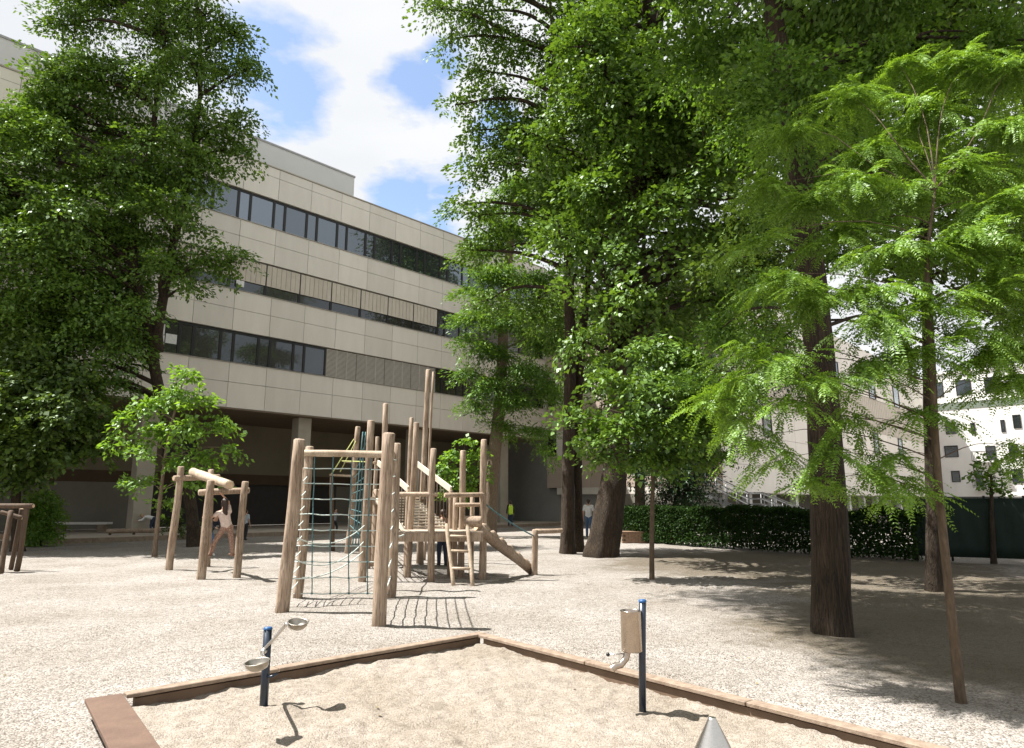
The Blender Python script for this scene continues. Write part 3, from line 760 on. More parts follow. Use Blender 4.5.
# ------------------------------------------------------------------ hedge, fence, planter, bench, beam
def leaf_quads(p, d, nrm, L, W):
    """rhombic leaves: base point p, direction d, normal nrm (arrays n,3)"""
    d = d / np.linalg.norm(d, axis=1, keepdims=True)
    s = np.cross(nrm, d); s /= (np.linalg.norm(s, axis=1, keepdims=True) + 1e-9)
    L = np.reshape(L, (-1, 1)); W = np.reshape(W, (-1, 1))
    up = np.cross(d, s)
    a = p; b = p + d * L * .42 + s * W * .5 + up * W * .12; c = p + d * L; e = p + d * L * .42 - s * W * .5 + up * W * .12
    return np.stack([a, b, c, e], 1)
def leaf_obj(name, quads_list, m, parent):
    co = np.concatenate([q.reshape(-1, 3) for q in quads_list])
    if parent is not None: co = co - np.array(world_loc(parent))
    return link(name, quads(name, co, np.arange(len(co)).reshape(-1, 4)), m, parent)
def unit(v): return v / (np.linalg.norm(v, axis=-1, keepdims=True) + 1e-9)

def hedge(name, label, p0, p1, hgt, thk, n, m, core):
    p0, p1 = Vector(p0), Vector(p1); d = (p1 - p0); L = d.length; d.normalize(); s = Vector((d.y, -d.x, 0))   # s faces the viewer
    if s.y > 0: s = -s
    t = thing(name, label, 'hedge', (p0.x, p0.y, 0))
    bm = bmesh.new(); nn = int(L / .35)
    for i in range(nn):
        q = p0 + d * ((i + .5) * L / nn)
        tube(bm, curve_pts(q, q + Vector((rnd.uniform(-.1, .1), rnd.uniform(-.1, .1), hgt * .85)), 4, .05), [.03, .022, .016, .008], 5)
    obj('stems', bm, M_BARK, t)
    a = rng.random(n) * L
    side = rng.random(n)
    y = np.where(side < .62, .5 - .16 * rng.random(n) ** 1.3, rng.uniform(-.5, .5, n)) * thk
    z = np.where(side < .62, .10 + (hgt - .10) * rng.random(n) ** .9, np.where(side < .8, hgt - .22 * rng.random(n) ** 2, hgt * rng.random(n)))
    lump = np.array([.10 * nz3(v, zz * 1.2, 1.6) for v, zz in zip(a, z)])
    z = z + np.where(z > hgt - .25, lump * 1.6, 0)
    y = y + lump
    P = np.array(p0)[None] + np.array(d)[None] * a[:, None] + np.array(s)[None] * y[:, None]; P[:, 2] = z
    nrm = unit(np.array(s)[None] * .6 + np.array([0, 0, .7])[None] + rng.normal(0, .45, (n, 3)))
    dr = unit(np.array(s)[None] * .5 + np.array([0, 0, -.2])[None] + rng.normal(0, .6, (n, 3)))
    leaf_obj('foliage', [leaf_quads(P, dr, nrm, rng.uniform(.07, .12, n), rng.uniform(.045, .075, n))], m, t)
    return t
hp0 = G(622, 541); hp1 = G(925, 561)
hedge('hedge', 'long clipped dark green hedge in front of the outdoor steps', (hp0.x, hp0.y, 0), (hp1.x, hp1.y, 0), 1.42, .9, 42000, L_HEDGE, None)
# green screened fence
fp0 = G(916, 560); fp1 = G(1120, 567)
t = thing('fence', 'dark green fabric screened fence right of the hedge', 'fence', (fp0.x, fp0.y, 0))
dv = Vector((fp1.x - fp0.x, fp1.y - fp0.y, 0)); L = dv.length; dv.normalize()
bm = bmesh.new(); nn = 40; nzv = 6; sd = Vector((dv.y, -dv.x, 0))
rows = []
for j in range(nzv):
    rows.append([])
    for i in range(nn + 1):
        zz = .12 + 1.62 * j / (nzv - 1)
        rows[-1].append(bm.verts.new(Vector((fp0.x, fp0.y, zz)) + dv * (L * i / nn) + sd * (.035 * math.sin(i * 1.7 + j) * math.sin(math.pi * j / (nzv - 1)))))
for j in range(nzv - 1):
    for i in range(nn):
        bm.faces.new((rows[j][i], rows[j][i + 1], rows[j + 1][i + 1], rows[j + 1][i]))
sc_ = obj('screen', bm, M_GREENF, t, True)
md = sc_.modifiers.new('thickness', 'SOLIDIFY'); md.thickness = .008
for i in range(6):
    q = Vector((fp0.x, fp0.y, 0)) + dv * (L * i / 5) - sd * .06
    bm = bmesh.new(); tube(bm, [q, q + Vector((0, 0, 1.8))], .03, 8); obj('post', bm, M_FRAME, t)
bm = bmesh.new(); q = Vector((fp0.x, fp0.y, 1.76)) - sd * .03; tube(bm, [q, q + dv * L], .018, 6); obj('top_rail', bm, M_FRAME, t)

# brick planter behind the sapling
q0 = G(622, 543); 
t = thing('brick_planter', 'low brown brick planter wall at the left end of the hedge', 'planter', tuple(q0))
bm = bmesh.new()
for r_ in range(5):
    for i in range(8):
        x = q0.x + i * .265 + (r_ % 2) * .13; box(bm, x, x + .255, q0.y - .12, q0.y, r_ * .082, r_ * .082 + .074)
obj('brick_wall', bm, M_BRICKW, t)
bm = bmesh.new(); box(bm, q0.x - .03, q0.x + 2.25, q0.y - .15, q0.y + .5, .41, .46); obj('coping', bm, M_BRICKW, t)
bm = bmesh.new(); box(bm, q0.x, q0.x + 2.2, q0.y + .01, q0.y + .45, 0, .40); obj('core', bm, M_KERB, t)

# stone bench on the left
q0 = G(50, 535); q1 = G(106, 535); 
t = thing('stone_bench', 'pale stone slab bench standing before the building at left', 'bench', (q0.x, q0.y, 0))
bm = bmesh.new(); box(bm, q0.x, q1.x, q0.y - .1, q0.y + .5, .52, .64); bmesh.ops.bevel(bm, geom=bm.edges[:], offset=.015, segments=1, affect='EDGES'); obj('seat', bm, M_STONE, t)
for x in (q0.x + .2, q1.x - .5):
    bm = bmesh.new(); box(bm, x, x + .35, q0.y - .02, q0.y + .42, -.02, .52); bmesh.ops.bevel(bm, geom=bm.edges[:], offset=.012, segments=1, affect='EDGES'); obj('leg', bm, M_KERB, t)
# low balance plank
q0 = G(106, 539); q1 = G(160, 538)
t = thing('balance_plank', 'low wooden balance plank on short feet under the bending child', 'balance beam', (q0.x, q0.y, 0))
z_ = .34
log('plank', (q0.x, q0.y, z_), (q1.x, q1.y, z_), .10, .10, t)
for f_ in (.06, .5, .94):
    q = q0.lerp(q1, f_); log('foot', (q.x, q.y, -.05), (q.x, q.y, z_ - .06), .06, .06, t, M_LOGDARK)
# bench-like striped grating of the entrance (timber steps in the dark)
# ------------------------------------------------------------------ left frame at the picture edge
def L3(px, py, Y): return at(px, py, Y)
gq = G(18, 571); Yq = gq.y
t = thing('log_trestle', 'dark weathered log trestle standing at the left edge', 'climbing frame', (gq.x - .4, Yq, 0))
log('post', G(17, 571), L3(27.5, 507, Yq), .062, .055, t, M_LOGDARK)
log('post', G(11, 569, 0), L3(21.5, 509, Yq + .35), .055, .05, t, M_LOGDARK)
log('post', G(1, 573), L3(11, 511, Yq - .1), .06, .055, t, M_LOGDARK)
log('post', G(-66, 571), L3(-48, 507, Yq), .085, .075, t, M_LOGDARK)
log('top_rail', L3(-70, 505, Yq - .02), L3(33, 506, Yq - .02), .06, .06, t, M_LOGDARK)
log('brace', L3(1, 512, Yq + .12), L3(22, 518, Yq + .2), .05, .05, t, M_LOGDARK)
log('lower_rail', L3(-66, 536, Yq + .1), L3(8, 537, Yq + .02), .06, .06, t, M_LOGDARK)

# ------------------------------------------------------------------ log climbing frame (left)
Bb, Cb, Ab = G(201, 580), G(236.5, 577.5), G(169, 570); Db = G(207, 566)
t = thing('log_climber', 'small log climbing frame of four posts with a loose pale log on top', 'climbing frame', ((Ab.x + Cb.x) / 2, (Ab.y + Cb.y) / 2, 0))
log('post', Ab - Vector((0, 0, .2)), L3(181, 467, Ab.y), .09, .078, t)
log('post', Bb - Vector((0, 0, .2)), L3(211, 481, Bb.y + .1), .095, .078, t)
log('post', Cb - Vector((0, 0, .2)), L3(245.5, 482, Cb.y), .088, .075, t)
log('post', Db - Vector((0, 0, .2)), L3(211, 470, Db.y), .09, .075, t)
log('beam', L3(174, 478.5, Ab.y - .16), L3(219, 477, Db.y - .14), .07, .07, t)
log('beam', L3(199, 492.5, Bb.y + .18), L3(249, 490.5, Cb.y + .14), .068, .068, t)
log('top_log', L3(193, 472, Ab.y - .1), L3(230, 485, Bb.y - .15), .105, .095, t, M_LOGPALE)
fr_beam = (L3(199, 492.5, Bb.y + .18), L3(249, 490.5, Cb.y + .14))

# ------------------------------------------------------------------ net climbing frame
FL, RL, FRt, RR = G(281, 612), G(297, 597), G(379, 626), G(390, 596)
t = thing('rope_net_climber', 'large four post log frame with a green rope climbing net', 'climbing net', ((FL.x + FRt.x) / 2, 10.2, 0))
dn = Vector((0, 0, .2))
log('post', FL - dn, L3(299.5, 440, FL.y), .105, .085, t)
log('post', RL - dn, L3(310, 447, RL.y), .08, .072, t)
log('post', FRt - dn, L3(389, 434, FRt.y), .10, .085, t)
log('post', RR - dn, L3(397, 444, RR.y), .085, .075, t)
yN = RL.y + .05
tl, tr_ = L3(303, 453, yN - .12), L3(394, 455, RR.y - .12)
log('top_beam', tl, tr_, .062, .062, t, M_LOGPALE)
bl_, br_ = L3(300, 595, yN - .1), L3(390, 595, RR.y - .1)
bl_.z = .06; br_.z = .06
def P_net(u_, v_):                      # u along, v from the beam downwards, a gentle belly
    a_ = tl.lerp(tr_, u_); b_ = bl_.lerp(br_, u_); q = a_.lerp(b_, v_)
    return q + Vector((.012 * noise.noise(Vector((u_ * 7, v_ * 7, 1))), -.10 * math.sin(math.pi * u_) * math.sin(math.pi * v_), .018 * noise.noise(Vector((u_ * 6, v_ * 6, 5)))))
bm = bmesh.new(); nr = 9
for r_ in range(1, nr + 1):
    v_ = r_ / nr
    tube(bm, [P_net(-.07 + 1.05 * i / 14, v_) for i in range(15)], .0105, 6)
obj('net_ropes', bm, M_ROPE, t)
bm = bmesh.new()
for c_ in range(5):
    u_ = .13 + c_ * .205
    tube(bm, [P_net(u_, i / 14) for i in range(15)], .010, 6)
    for r_ in range(1, nr + 1):
        q = P_net(u_, r_ / nr); lathe(bm, q - Vector((0, 0, .02)), [(.0, 0), (.019, .008), (.021, .02), (.019, .032), (0, .04)], 7)
obj('net_ropes', bm, M_ROPET, t)
bm = bmesh.new(); p_a = L3(303, 468, FL.y + .9); p_b = G(288, 607)
tube(bm, [p_a, p_a.lerp(p_b, .5) + Vector((.01, 0, 0)), p_b], .022, 8); obj('border_pole', bm, M_LOG, t)
bm = bmesh.new()
for r_ in range(1, 9):
    v_ = r_ / 9
    p1_ = FRt.lerp(L3(389, 434, FRt.y), 1 - v_); p2_ = RR.lerp(L3(397, 444, RR.y), 1 - v_ * .98)
    tube(bm, sag(p1_, p2_, .02, 7), .010, 6)
    q1_ = p_b.lerp(p_a, 1 - v_); tube(bm, sag(q1_, RL.lerp(L3(310, 447, RL.y), (1 - v_) * .9), .01, 5), .009, 6)
obj('side_ropes', bm, M_ROPE, t)
bm = bmesh.new(); pm = G(362, 582); pm_top = at(371, 421, pm.y)
for za, zb, sg_ in ((1.05, 1.15, .22), (.72, .82, .26), (.42, .62, .16)):
    u1 = (za - p_b.z) / (p_a.z - p_b.z); u2 = zb / pm_top.z
    tube(bm, sag(p_b.lerp(p_a, u1), pm.lerp(pm_top, u2), sg_, 13), .0105, 6)
obj('slack_ropes', bm, M_ROPE, t)

# ------------------------------------------------------------------ climbing tower
tw = thing('climbing_tower', 'tall climbing tower of many upright logs with deck, ladder and ramp', 'climbing tower', tuple(G(440, 580)))
posts = [  # base px, top px, radius
    (347, 553, 358, 427, .12), (362, 582, 371, 421, .105), (374, 565, 378, 490, .16), (370, 560, 377.5, 437, .08),
    (383, 590, 385.5, 404, .075), (407, 577, 416.5, 423, .095), (419, 563, 428.3, 370, .10), (409, 566, 411.5, 418, .075), (431, 582, 433.5, 449, .095),
    (461, 576, 463, 451, .095), (482, 579, 484, 440, .10), (424, 560, 433.5, 372, .05)]
PT = []
for bx_, by_, tx_, ty_, r_ in posts:
    b_ = G(bx_, by_); tp_ = L3(tx_, ty_, b_.y); PT.append((b_, tp_))
    log('post', b_ - dn, tp_, r_ * .82, r_ * .70, tw)
def on(i, z):                            # point on post i at height z
    b_, tp_ = PT[i]; return b_.lerp(tp_, (z - b_.z) / (tp_.z - b_.z))
# deck
dz_ = 1.02
da, db_, dc, dd_ = on(8, dz_), on(10, dz_), on(9, dz_), on(5, dz_)
dback = on(6, dz_)
bm = bmesh.new()
x0, x1 = on(5, dz_).x - .12, on(10, dz_).x + .02
y0, y1 = on(8, dz_).y + .02, on(8, dz_).y + 1.9
nb = 12
for i in range(nb):
    yy = y0 + (y1 - y0) * i / nb; box(bm, x0, x1, yy, yy + (y1 - y0) / nb - .012, dz_ - .03, dz_ + rnd.uniform(-.003, .003))
obj('deck', bm, M_DECK, tw)
bm = bmesh.new()
box(bm, x0 - .02, x1 + .02, y0 - .055, y0 - .005, dz_ - .21, dz_ - .035); obj('deck_beam', bm, M_LOG, tw); bm = bmesh.new(); box(bm, x0 - .02, x1 + .02, y1, y1 + .05, dz_ - .21, dz_ - .035)
obj('deck_beam', bm, M_LOG, tw)
zz = 1.78
log('rail', on(8, zz) + Vector((-.75, .1, 0)), on(8, zz) + Vector((.1, -.05, 0)), .05, .05, tw)
log('rail', on(8, zz) + Vector((.25, .10, -.02)), on(10, zz) + Vector((.05, -.02, 0)), .05, .05, tw)
log('rail', on(10, zz - .22) + Vector((-.6, 0, 0)), on(10, zz - .22) + Vector((.02, 0, 0)), .045, .045, tw)
log('brace', on(8, .5) + Vector((.43, .7, -.5)), on(8, 1.75) + Vector((.43, .7, 0)), .06, .055, tw)
log('brace', on(9, .4) + Vector((.2, .5, -.4)), on(9, 1.75) + Vector((.2, .5, 0)), .06, .055, tw)
# slatted ramp with board handrails from the rear platform down to the deck
R0, R1 = Vector((-2.50, 18.0, 1.75)), Vector((-1.42, 16.1, 1.04)); wv_ = Vector((-.95, -.30, 0))
M_PALEB = mat('pale_board', (.58, .52, .43), (.46, .40, .32), 4, .75, .2, 30)
bm = bmesh.new()
for i in range(11):
    q = R0.lerp(R1, (i + .5) / 11); obox(bm, q, q + wv_, .115, .035)
obj('ramp_slats', bm, M_PALEB, tw)
for e in (Vector(), wv_):
    bm = bmesh.new(); obox(bm, R0 + e + Vector((0, 0, .87)), R1 + e + Vector((0, 0, .87)), .045, .13); hr_ = obj('handrail', bm, M_PALEB, tw)
    bm = bmesh.new(); obox(bm, R0 + e - Vector((0, 0, .09)), R1 + e - Vector((0, 0, .09)), .05, .13); obj('stringer', bm, M_PALEB, tw)
    bm = bmesh.new()
    for i in range(12):
        q = R0.lerp(R1, i / 11) + e; tube(bm, [q - Vector((0, 0, .05)), q + Vector((0, 0, .85))], .014, 6)
    obj('balusters', bm, M_LOGDARK, hr_)
bm = bmesh.new(); box(bm, -3.75, -2.35, 17.75, 18.9, 1.70, 1.75); obj('rear_platform', bm, M_DECK, tw)
for q in ((-3.65, 17.85), (-3.65, 18.8), (-2.42, 18.8)): log('post', (q[0], q[1], -.1), (q[0], q[1], 1.70), .075, .07, tw)
for q in (R1, R1 + wv_): log('post', (q.x, q.y, -.1), (q.x, q.y, q.z + .85), .055, .05, tw)
log('rail', R0 + wv_ + Vector((-.1, .3, .87)), R0 + wv_ + Vector((-.1, .02, .87)), .04, .04, tw)
# ladder
lb = G(453.5, 585); rb_ = G(473, 585.5); lt = L3(446.5, 527, y0 - .10); rt = L3(467, 528, y0 - .10)
ld = None
bm = bmesh.new(); tube(bm, curve_pts(lb - dn * .3, lt + Vector((0, 0, .06)), 6, .01, 5), .042, 10, True, .1, 0, 0, .2)
tube(bm, curve_pts(rb_ - dn * .3, rt + Vector((0, 0, .06)), 6, .01, 6), .042, 10, True, .1, 0, 0, .2)
ld = obj('ladder', bm, M_LOGPALE, tw)
for v_ in (.16, .42, .72):
    bm = bmesh.new(); tube(bm, [lt.lerp(lb, v_), rt.lerp(rb_, v_)], .028, 9); obj('rung', bm, M_LOGPALE, ld)
# notched ramp log
r0_ = L3(478, 528, y0 + .35); r1_ = G(531, 573)
log('ramp_log', r0_, r1_ + Vector((.03, 0, .05)), .12, .11, tw)
bm = bmesh.new()
for i in range(6):
    q = r0_.lerp(r1_, (i + .8) / 6.4) + Vector((0, 0, .12)); d0 = (r1_ - r0_).normalized()
    tube(bm, [q - d0 * .16 + Vector((0, 0, -.04)), q - d0 * .06 + Vector((0, 0, .015)), q + d0 * .08 + Vector((0, 0, .0)), q + d0 * .13 + Vector((0, 0, -.07))], [.06, .085, .075, .03], 8)
obj('ramp_treads', bm, M_LOG, tw)
log('ramp_head', L3(465, 521, y0 + .2), L3(481, 522, y0 + .2), .11, .12, tw)
# upper net and boards between the tall logs
bm = bmesh.new()
for i in range(3):
    o_ = Vector((.06 * i - .06, 0, 0)); tube(bm, sag(on(1, 3.1) + o_ + Vector((-.1, 0, 0)), on(1, .7) + o_ + Vector((-.18, 0, 0)), 0, 9), .014, 6)
for k in range(9):
    tube(bm, [on(1, .9 + .25 * k) + Vector((-.05, 0, 0)), on(0, .9 + .25 * k)], .012, 6)
obj('net_ropes', bm, M_ROPET, tw)
bm = bmesh.new()
tube(bm, [L3(354, 439, PT[0][0].y), L3(331, 475, PT[0][0].y - .3)], .018, 6); tube(bm, [L3(356, 441, PT[0][0].y - .1), L3(340, 472, PT[0][0].y - .2)], .016, 6)
tube(bm, [L3(342, 461, PT[0][0].y), L3(369, 462, PT[1][0].y)], .018, 6)
obj('lime_ropes', bm, M_ROPEY, tw)
bm = bmesh.new(); obox(bm, L3(330, 475, PT[0][0].y - .2), L3(353, 476, PT[0][0].y - .1), .3, .06); obj('step_board', bm, M_LOGPALE, tw); bm = bmesh.new(); obox(bm, L3(344, 461.5, PT[0][0].y + .1), L3(353, 462.5, PT[0][0].y + .1), .25, .05); obj('step_board', bm, M_LOGPALE, tw)
log('post', G(333, 551), L3(332, 475, PT[0][0].y - .2), .07, .06, tw, M_LOGDARK)
# hand ropes
bm = bmesh.new(); tube(bm, sag(L3(484, 503, PT[10][0].y), L3(536, 537, G(534, 574).y), .05, 9), .016, 6); obj('hand_rope', bm, M_ROPET, tw)
bm = bmesh.new(); tube(bm, sag(L3(391, 537, RR.y + .2), on(5, .98), .04, 9), .016, 6); obj('hand_rope', bm, M_ROPE, tw)
# single post at the ramp foot
pp = G(534.5, 574)
t = thing('anchor_post', 'short log post with a crossbar log at the foot of the ramp', 'post', tuple(pp))
log('post', pp - dn, L3(535, 530, pp.y), .075, .07, t)
log('crossbar', L3(536, 531.5, pp.y + .02), L3(562, 530.5, pp.y + .4), .06, .055, t)

# ------------------------------------------------------------------ foliage
UPV = np.array([0, 0, 1.0])
def clump_anchors(c, r, n, shell=.55, flat=.8):
    v = unit(rng.normal(0, 1, (n, 3)))
    rr_ = r * (shell + (1 - shell) * rng.random(n)) * rng.uniform(.75, 1.12, n)
    a_ = np.array(c)[None] + v * rr_[:, None] * np.array([1, 1, flat])[None]
    return a_, v
def broad_sprays(A, O, rho, K, L, W, droop=.35, tilt=.5):
    n = len(A)
    Nn = unit(UPV[None] + tilt * O + rng.normal(0, .25, (n, 3)))
    T1 = unit(O + rng.normal(0, .2, (n, 3)) - np.sum(O * Nn, 1, keepdims=True) * Nn); T2 = np.cross(Nn, T1)
    rad = np.sqrt(rng.random((n, K))) * rho; an = rng.uniform(0, 2 * math.pi, (n, K))
    u_ = rad * np.cos(an) * 1.35; v_ = rad * np.sin(an) * .8
    d2 = rad ** 2 / rho
    P = A[:, None] + T1[:, None] * u_[..., None] + T2[:, None] * v_[..., None] + Nn[:, None] * rng.normal(0, .05 * rho / .45, (n, K))[..., None]
    P[..., 2] -= droop * d2
    D = unit(T1[:, None] * (u_ / rho + .5)[..., None] + T2[:, None] * (v_ / rho)[..., None] + rng.normal(0, .45, (n, K, 3)) - UPV * .25)
    NN = unit(Nn[:, None] + rng.normal(0, .42, (n, K, 3)))
    LL = L * rng.uniform(.5, 1.35, (n, K)); WW = W * (LL / L) * rng.uniform(.8, 1.15, (n, K))
    return leaf_quads(P.reshape(-1, 3), D.reshape(-1, 3), NN.reshape(-1, 3), LL.ravel(), WW.ravel())
def fronds(P, D, Nn, Lr, m, l, wd, droop):
    """pinnate leaves: P start, D direction, Nn normal; m pairs of leaflets"""
    n = len(P)
    D = unit(D); S = unit(np.cross(Nn, D)); Nn = np.cross(D, S)
    tt = (np.arange(m) + .6) / m
    Lr = np.reshape(Lr, (n, 1, 1))
    base = P[:, None] + D[:, None] * (tt[None, :, None] * Lr)
    base = base - UPV * (droop * Lr * tt[None, :, None] ** 2)
    slope = unit(D[:, None] - UPV * (2 * droop * tt[None, :, None]))
    out_ = []
    for sg in (-1, 1):
        dr = unit(S[:, None] * sg * .85 + slope * .55 - UPV * .18 + rng.normal(0, .12, (n, m, 3)))
        nn = unit(Nn[:, None] + rng.normal(0, .34, (n, m, 3)))
        taper = np.sqrt(np.clip(np.sin(math.pi * (.18 + .74 * tt)), 0, 1))[None] * rng.uniform(.8, 1.15, (n, m))
        out_.append(leaf_quads(base.reshape(-1, 3), dr.reshape(-1, 3), nn.reshape(-1, 3), (l * taper).ravel(), (wd * taper).ravel()))
    return np.concatenate(out_)
def fern_sprays(A, O, ln, K, Lr, m, l, wd, droop=.45, tilt=.25):
    """a horizontal twig with pinnate leaves on both sides, tip drooping"""
    n = len(A)
    O2 = unit(O * np.array([1, 1, .25])[None] + rng.normal(0, .15, (n, 3)))
    Nn = unit(UPV[None] + tilt * O + rng.normal(0, .26, (n, 3)))
    T1 = unit(O2 - np.sum(O2 * Nn, 1, keepdims=True) * Nn); T2 = np.cross(Nn, T1)
    s = (np.arange(K) + rng.random((n, K))) / K
    sg = np.where(np.arange(K) % 2 == 0, 1, -1)[None]
    P = A[:, None] + T1[:, None] * ((s - .5) * ln)[..., None]
    P[..., 2] -= droop * ln * s ** 2 * .5
    P = P + rng.normal(0, .03 * ln, P.shape)
    D = unit(T1[:, None] * (.6 + .6 * s)[..., None] + T2[:, None] * (sg * .8 * (1.15 - s))[..., None] + rng.normal(0, .14, (n, K, 3)) - UPV * (.12 + .25 * s)[..., None])
    NN = unit(Nn[:, None] + rng.normal(0, .30, (n, K, 3)))
    return fronds(P.reshape(-1, 3), D.reshape(-1, 3), NN.reshape(-1, 3), Lr * rng.uniform(.7, 1.15, n * K), m, l, wd, .32)

def tree(name, label, trunk_pts, trunk_r, clumps, style, leafm, barkm, group=None, dens=14, limb_r=.07, flare=1.5, twigs=.5, second=None, cat='tree', sides=16, shell=.5, flat=.8, upper=None):
    """trunk_pts: world points; clumps: (centre Vector, radius m)"""
    base = Vector(trunk_pts[0]); t = thing(name, label, cat, (base.x, base.y, 0), group)
    def trunk_mesh(pts, rads):
        pts = [Vector(p) for p in pts]
        # resample with Catmull-Rom
        P_, R_ = [], []
        for i in range(len(pts) - 1):
            a_, b_, c_, d_ = pts[max(i - 1, 0)], pts[i], pts[i + 1], pts[min(i + 2, len(pts) - 1)]
            for k in range(6):
                u_ = k / 6
                P_.append(.5 * ((2 * b_) + (c_ - a_) * u_ + (2 * a_ - 5 * b_ + 4 * c_ - d_) * u_ ** 2 + (3 * b_ - a_ - 3 * c_ + d_) * u_ ** 3)); R_.append(rads[i] + (rads[i + 1] - rads[i]) * u_)
        P_.append(pts[-1]); R_.append(rads[-1])
        bm = bmesh.new()
        P_.insert(0, P_[0] - Vector((0, 0, .25))); R_.insert(0, R_[0])
        rings = tube(bm, P_, R_, sides, True, .10)
        # root flare with buttresses
        for i, ring in enumerate(rings):
            zz_ = P_[i].z - P_[1].z
            f_ = math.exp(-max(zz_, 0) / (R_[0] * 1.3)) * (flare - 1)
            for k, v in enumerate(ring):
                an = 2 * math.pi * k / sides
                but = 1 + f_ * (.55 + .75 * max(0, math.sin(an * 2.5 + base.x)) )
                fl = 1 + .045 * math.sin(an * 7 + zz_ * .8) * (1 if R_[0] > .12 else 0)
                v.co = P_[i] + (v.co - P_[i]) * but * fl
        return bm, P_
    bm, TP = trunk_mesh(trunk_pts, trunk_r)
    obj('trunk', bm, barkm, t, True)
    if second is not None:
        bm, TP2 = trunk_mesh(*second); obj('trunk', bm, barkm, t, True); TP = TP + TP2
    bm = bmesh.new(); Q = []
    hi = [p for p in TP if p.z > TP[1].z + (TP[-1].z - TP[1].z) * .22]
    for c, r in clumps:
        c = Vector(c); r *= rnd.uniform(.88, 1.12)
        # limb: from a trunk point below the clump
        q = min(hi, key=lambda p: (p - c).length + 1.2 * max(0, p.z - c.z + .15 * (Vector((p.x, p.y, 0)) - Vector((c.x, c.y, 0))).length))
        Ld = (c - q).length
        rr_ = limb_r * min(1.0, .35 + Ld / 7)
        pts = curve_pts(q, c, 7, .07)
        for i in range(7): pts[i].z += .10 * Ld * math.sin(math.pi * i / 6)
        tube(bm, pts, [rr_ * (1 - .75 * i / 6) for i in range(7)], 6, False)
        n = max(4, int(dens * r * r))
        A, O = clump_anchors(c, r, n, shell, flat)
        for i in range(int(n * twigs)):
            tube(bm, curve_pts(c + (Vector(A[i]) - c) * .1, Vector(A[i]), 4, .08), [rr_ * .28, rr_ * .2, rr_ * .13, rr_ * .06], 4, False)
        if style[0] == 'broad':
            Q.append(broad_sprays(A, O, *style[1:]))
        else:
            Q.append(fern_sprays(A, O, *style[1:]))
    if upper:
        for c, r in upper[0]:
            q = min(TP, key=lambda p: (p - c).length + max(0, p.z - c.z)); tube(bm, curve_pts(q, c, 5, .06), [.05, .04, .03, .02, .01], 5, False)
            A, O = clump_anchors(c, r, int(upper[1] * r * r), shell, .5); Q.append(broad_sprays(A, O, *upper[2][1:]))
    obj('branches', bm, barkm, t)
    leaf_obj('crown', Q, leafm, t)
    return t
def PC(px, py, Y, rpx):                  # a clump given by where it stands and its radius
    p = at(px, py, Y); return (p, rpx * Y / FPX)
def fill(cx, cy, rx, ry, Y, rY, n, r0, r1, seed, zmin=None):
    """clumps spread through an ellipsoid (metres from its sight-line centre)"""
    r_ = random.Random(seed); c = at(cx, cy, Y); out_ = []
    pts = []
    tries = 0
    while len(out_) < n and tries < n * 60:
        tries += 1
        v = Vector((r_.uniform(-1, 1), r_.uniform(-1, 1), r_.uniform(-1, 1)))
        if not .16 < v.length < 1: continue
        p = c + Vector((v.x * rx * Y / FPX, v.y * rY, v.z * ry * Y / FPX))
        if zmin and p.z < zmin: continue
        r = r_.uniform(r0, r1)
        if any((p - q).length < r * .62 for q, _ in out_): continue
        out_.append((p, r))
    return out_

MAPLE = ('broad', .62, 85, .150, .115, .5, .5)
MAPLE_S = ('broad', .48, 34, .16, .125, .5, .5)
SMALLL = ('broad', .55, 60, .115, .07, .35, .4)

# 1 big tree at the left
tb = G(195, 546); Y = tb.y
cl = [PC(*c) for c in (
    (75, 25, Y, 36), (120, 5, Y + 1, 42), (165, 25, Y, 44), (205, 15, Y - 1, 36), (235, 35, Y, 28), (245, 72, Y, 26), (215, 70, Y + 1, 30), (150, 75, Y, 36), (105, 70, Y - 1, 34), (70, 70, Y, 24),
    (45, 105, Y - 1, 38), (95, 120, Y, 40), (150, 130, Y + 1, 38), (195, 125, Y, 36), (235, 120, Y, 26), (15, 130, Y - 2, 40), (240, 150, Y + 1, 20),
    (55, 160, Y - 2, 40), (110, 175, Y - 1, 40), (165, 175, Y, 36), (205, 168, Y, 28), (10, 190, Y - 2, 45), (60, 215, Y - 3, 42), (110, 225, Y, 36), (150, 235, Y, 24),
    (20, 250, Y - 3, 48), (75, 270, Y - 2, 40), (120, 285, Y, 30), (175, 265, Y + .5, 26), (205, 255, Y, 22), (230, 262, Y, 20), (190, 288, Y, 16), (30, 310, Y - 2, 44), (85, 330, Y - 2, 34), (120, 335, Y - 1, 28),
    (140, -40, Y, 60), (200, -35, Y, 46), (80, -30, Y, 46), (130, -90, Y, 56), (100, 380, Y - 1, 26), (118, 365, Y, 20), (185, 215, Y + 1, 22), (-40, 170, Y - 2, 60), (-50, 260, Y - 2, 60))]
cl += fill(50, 215, 110, 170, Y - .5, 3, 20, .9, 1.3, 61, 5.2) + [PC(*c) for c in ((135, 310, Y, 24), (100, 305, Y - 1, 30), (55, 320, Y - 1, 34), (10, 340, Y - 1, 40), (60, 365, Y - 1, 30), (20, 380, Y, 34), (140, 275, Y + 1, 26), (100, 260, Y + 1, 34), (135, 310, Y - 1.6, 24), (160, 262, Y - 1.6, 24), (183, 205, Y - 1.4, 22), (148, 205, Y - 1.5, 28), (150, 140, Y - 1.5, 28), (198, 110, Y - 1.2, 22), (185, 150, Y - 1.2, 24), (160, 75, Y - 1.4, 26), (190, 60, Y - 1.2, 24), (128, 345, Y - 1.5, 20))]
lt_ = [tb, at(186, 480, Y), at(158, 385, Y), at(150, 330, Y), at(132, 250, Y), at(150, 150, Y + .3), at(165, 40, Y)]
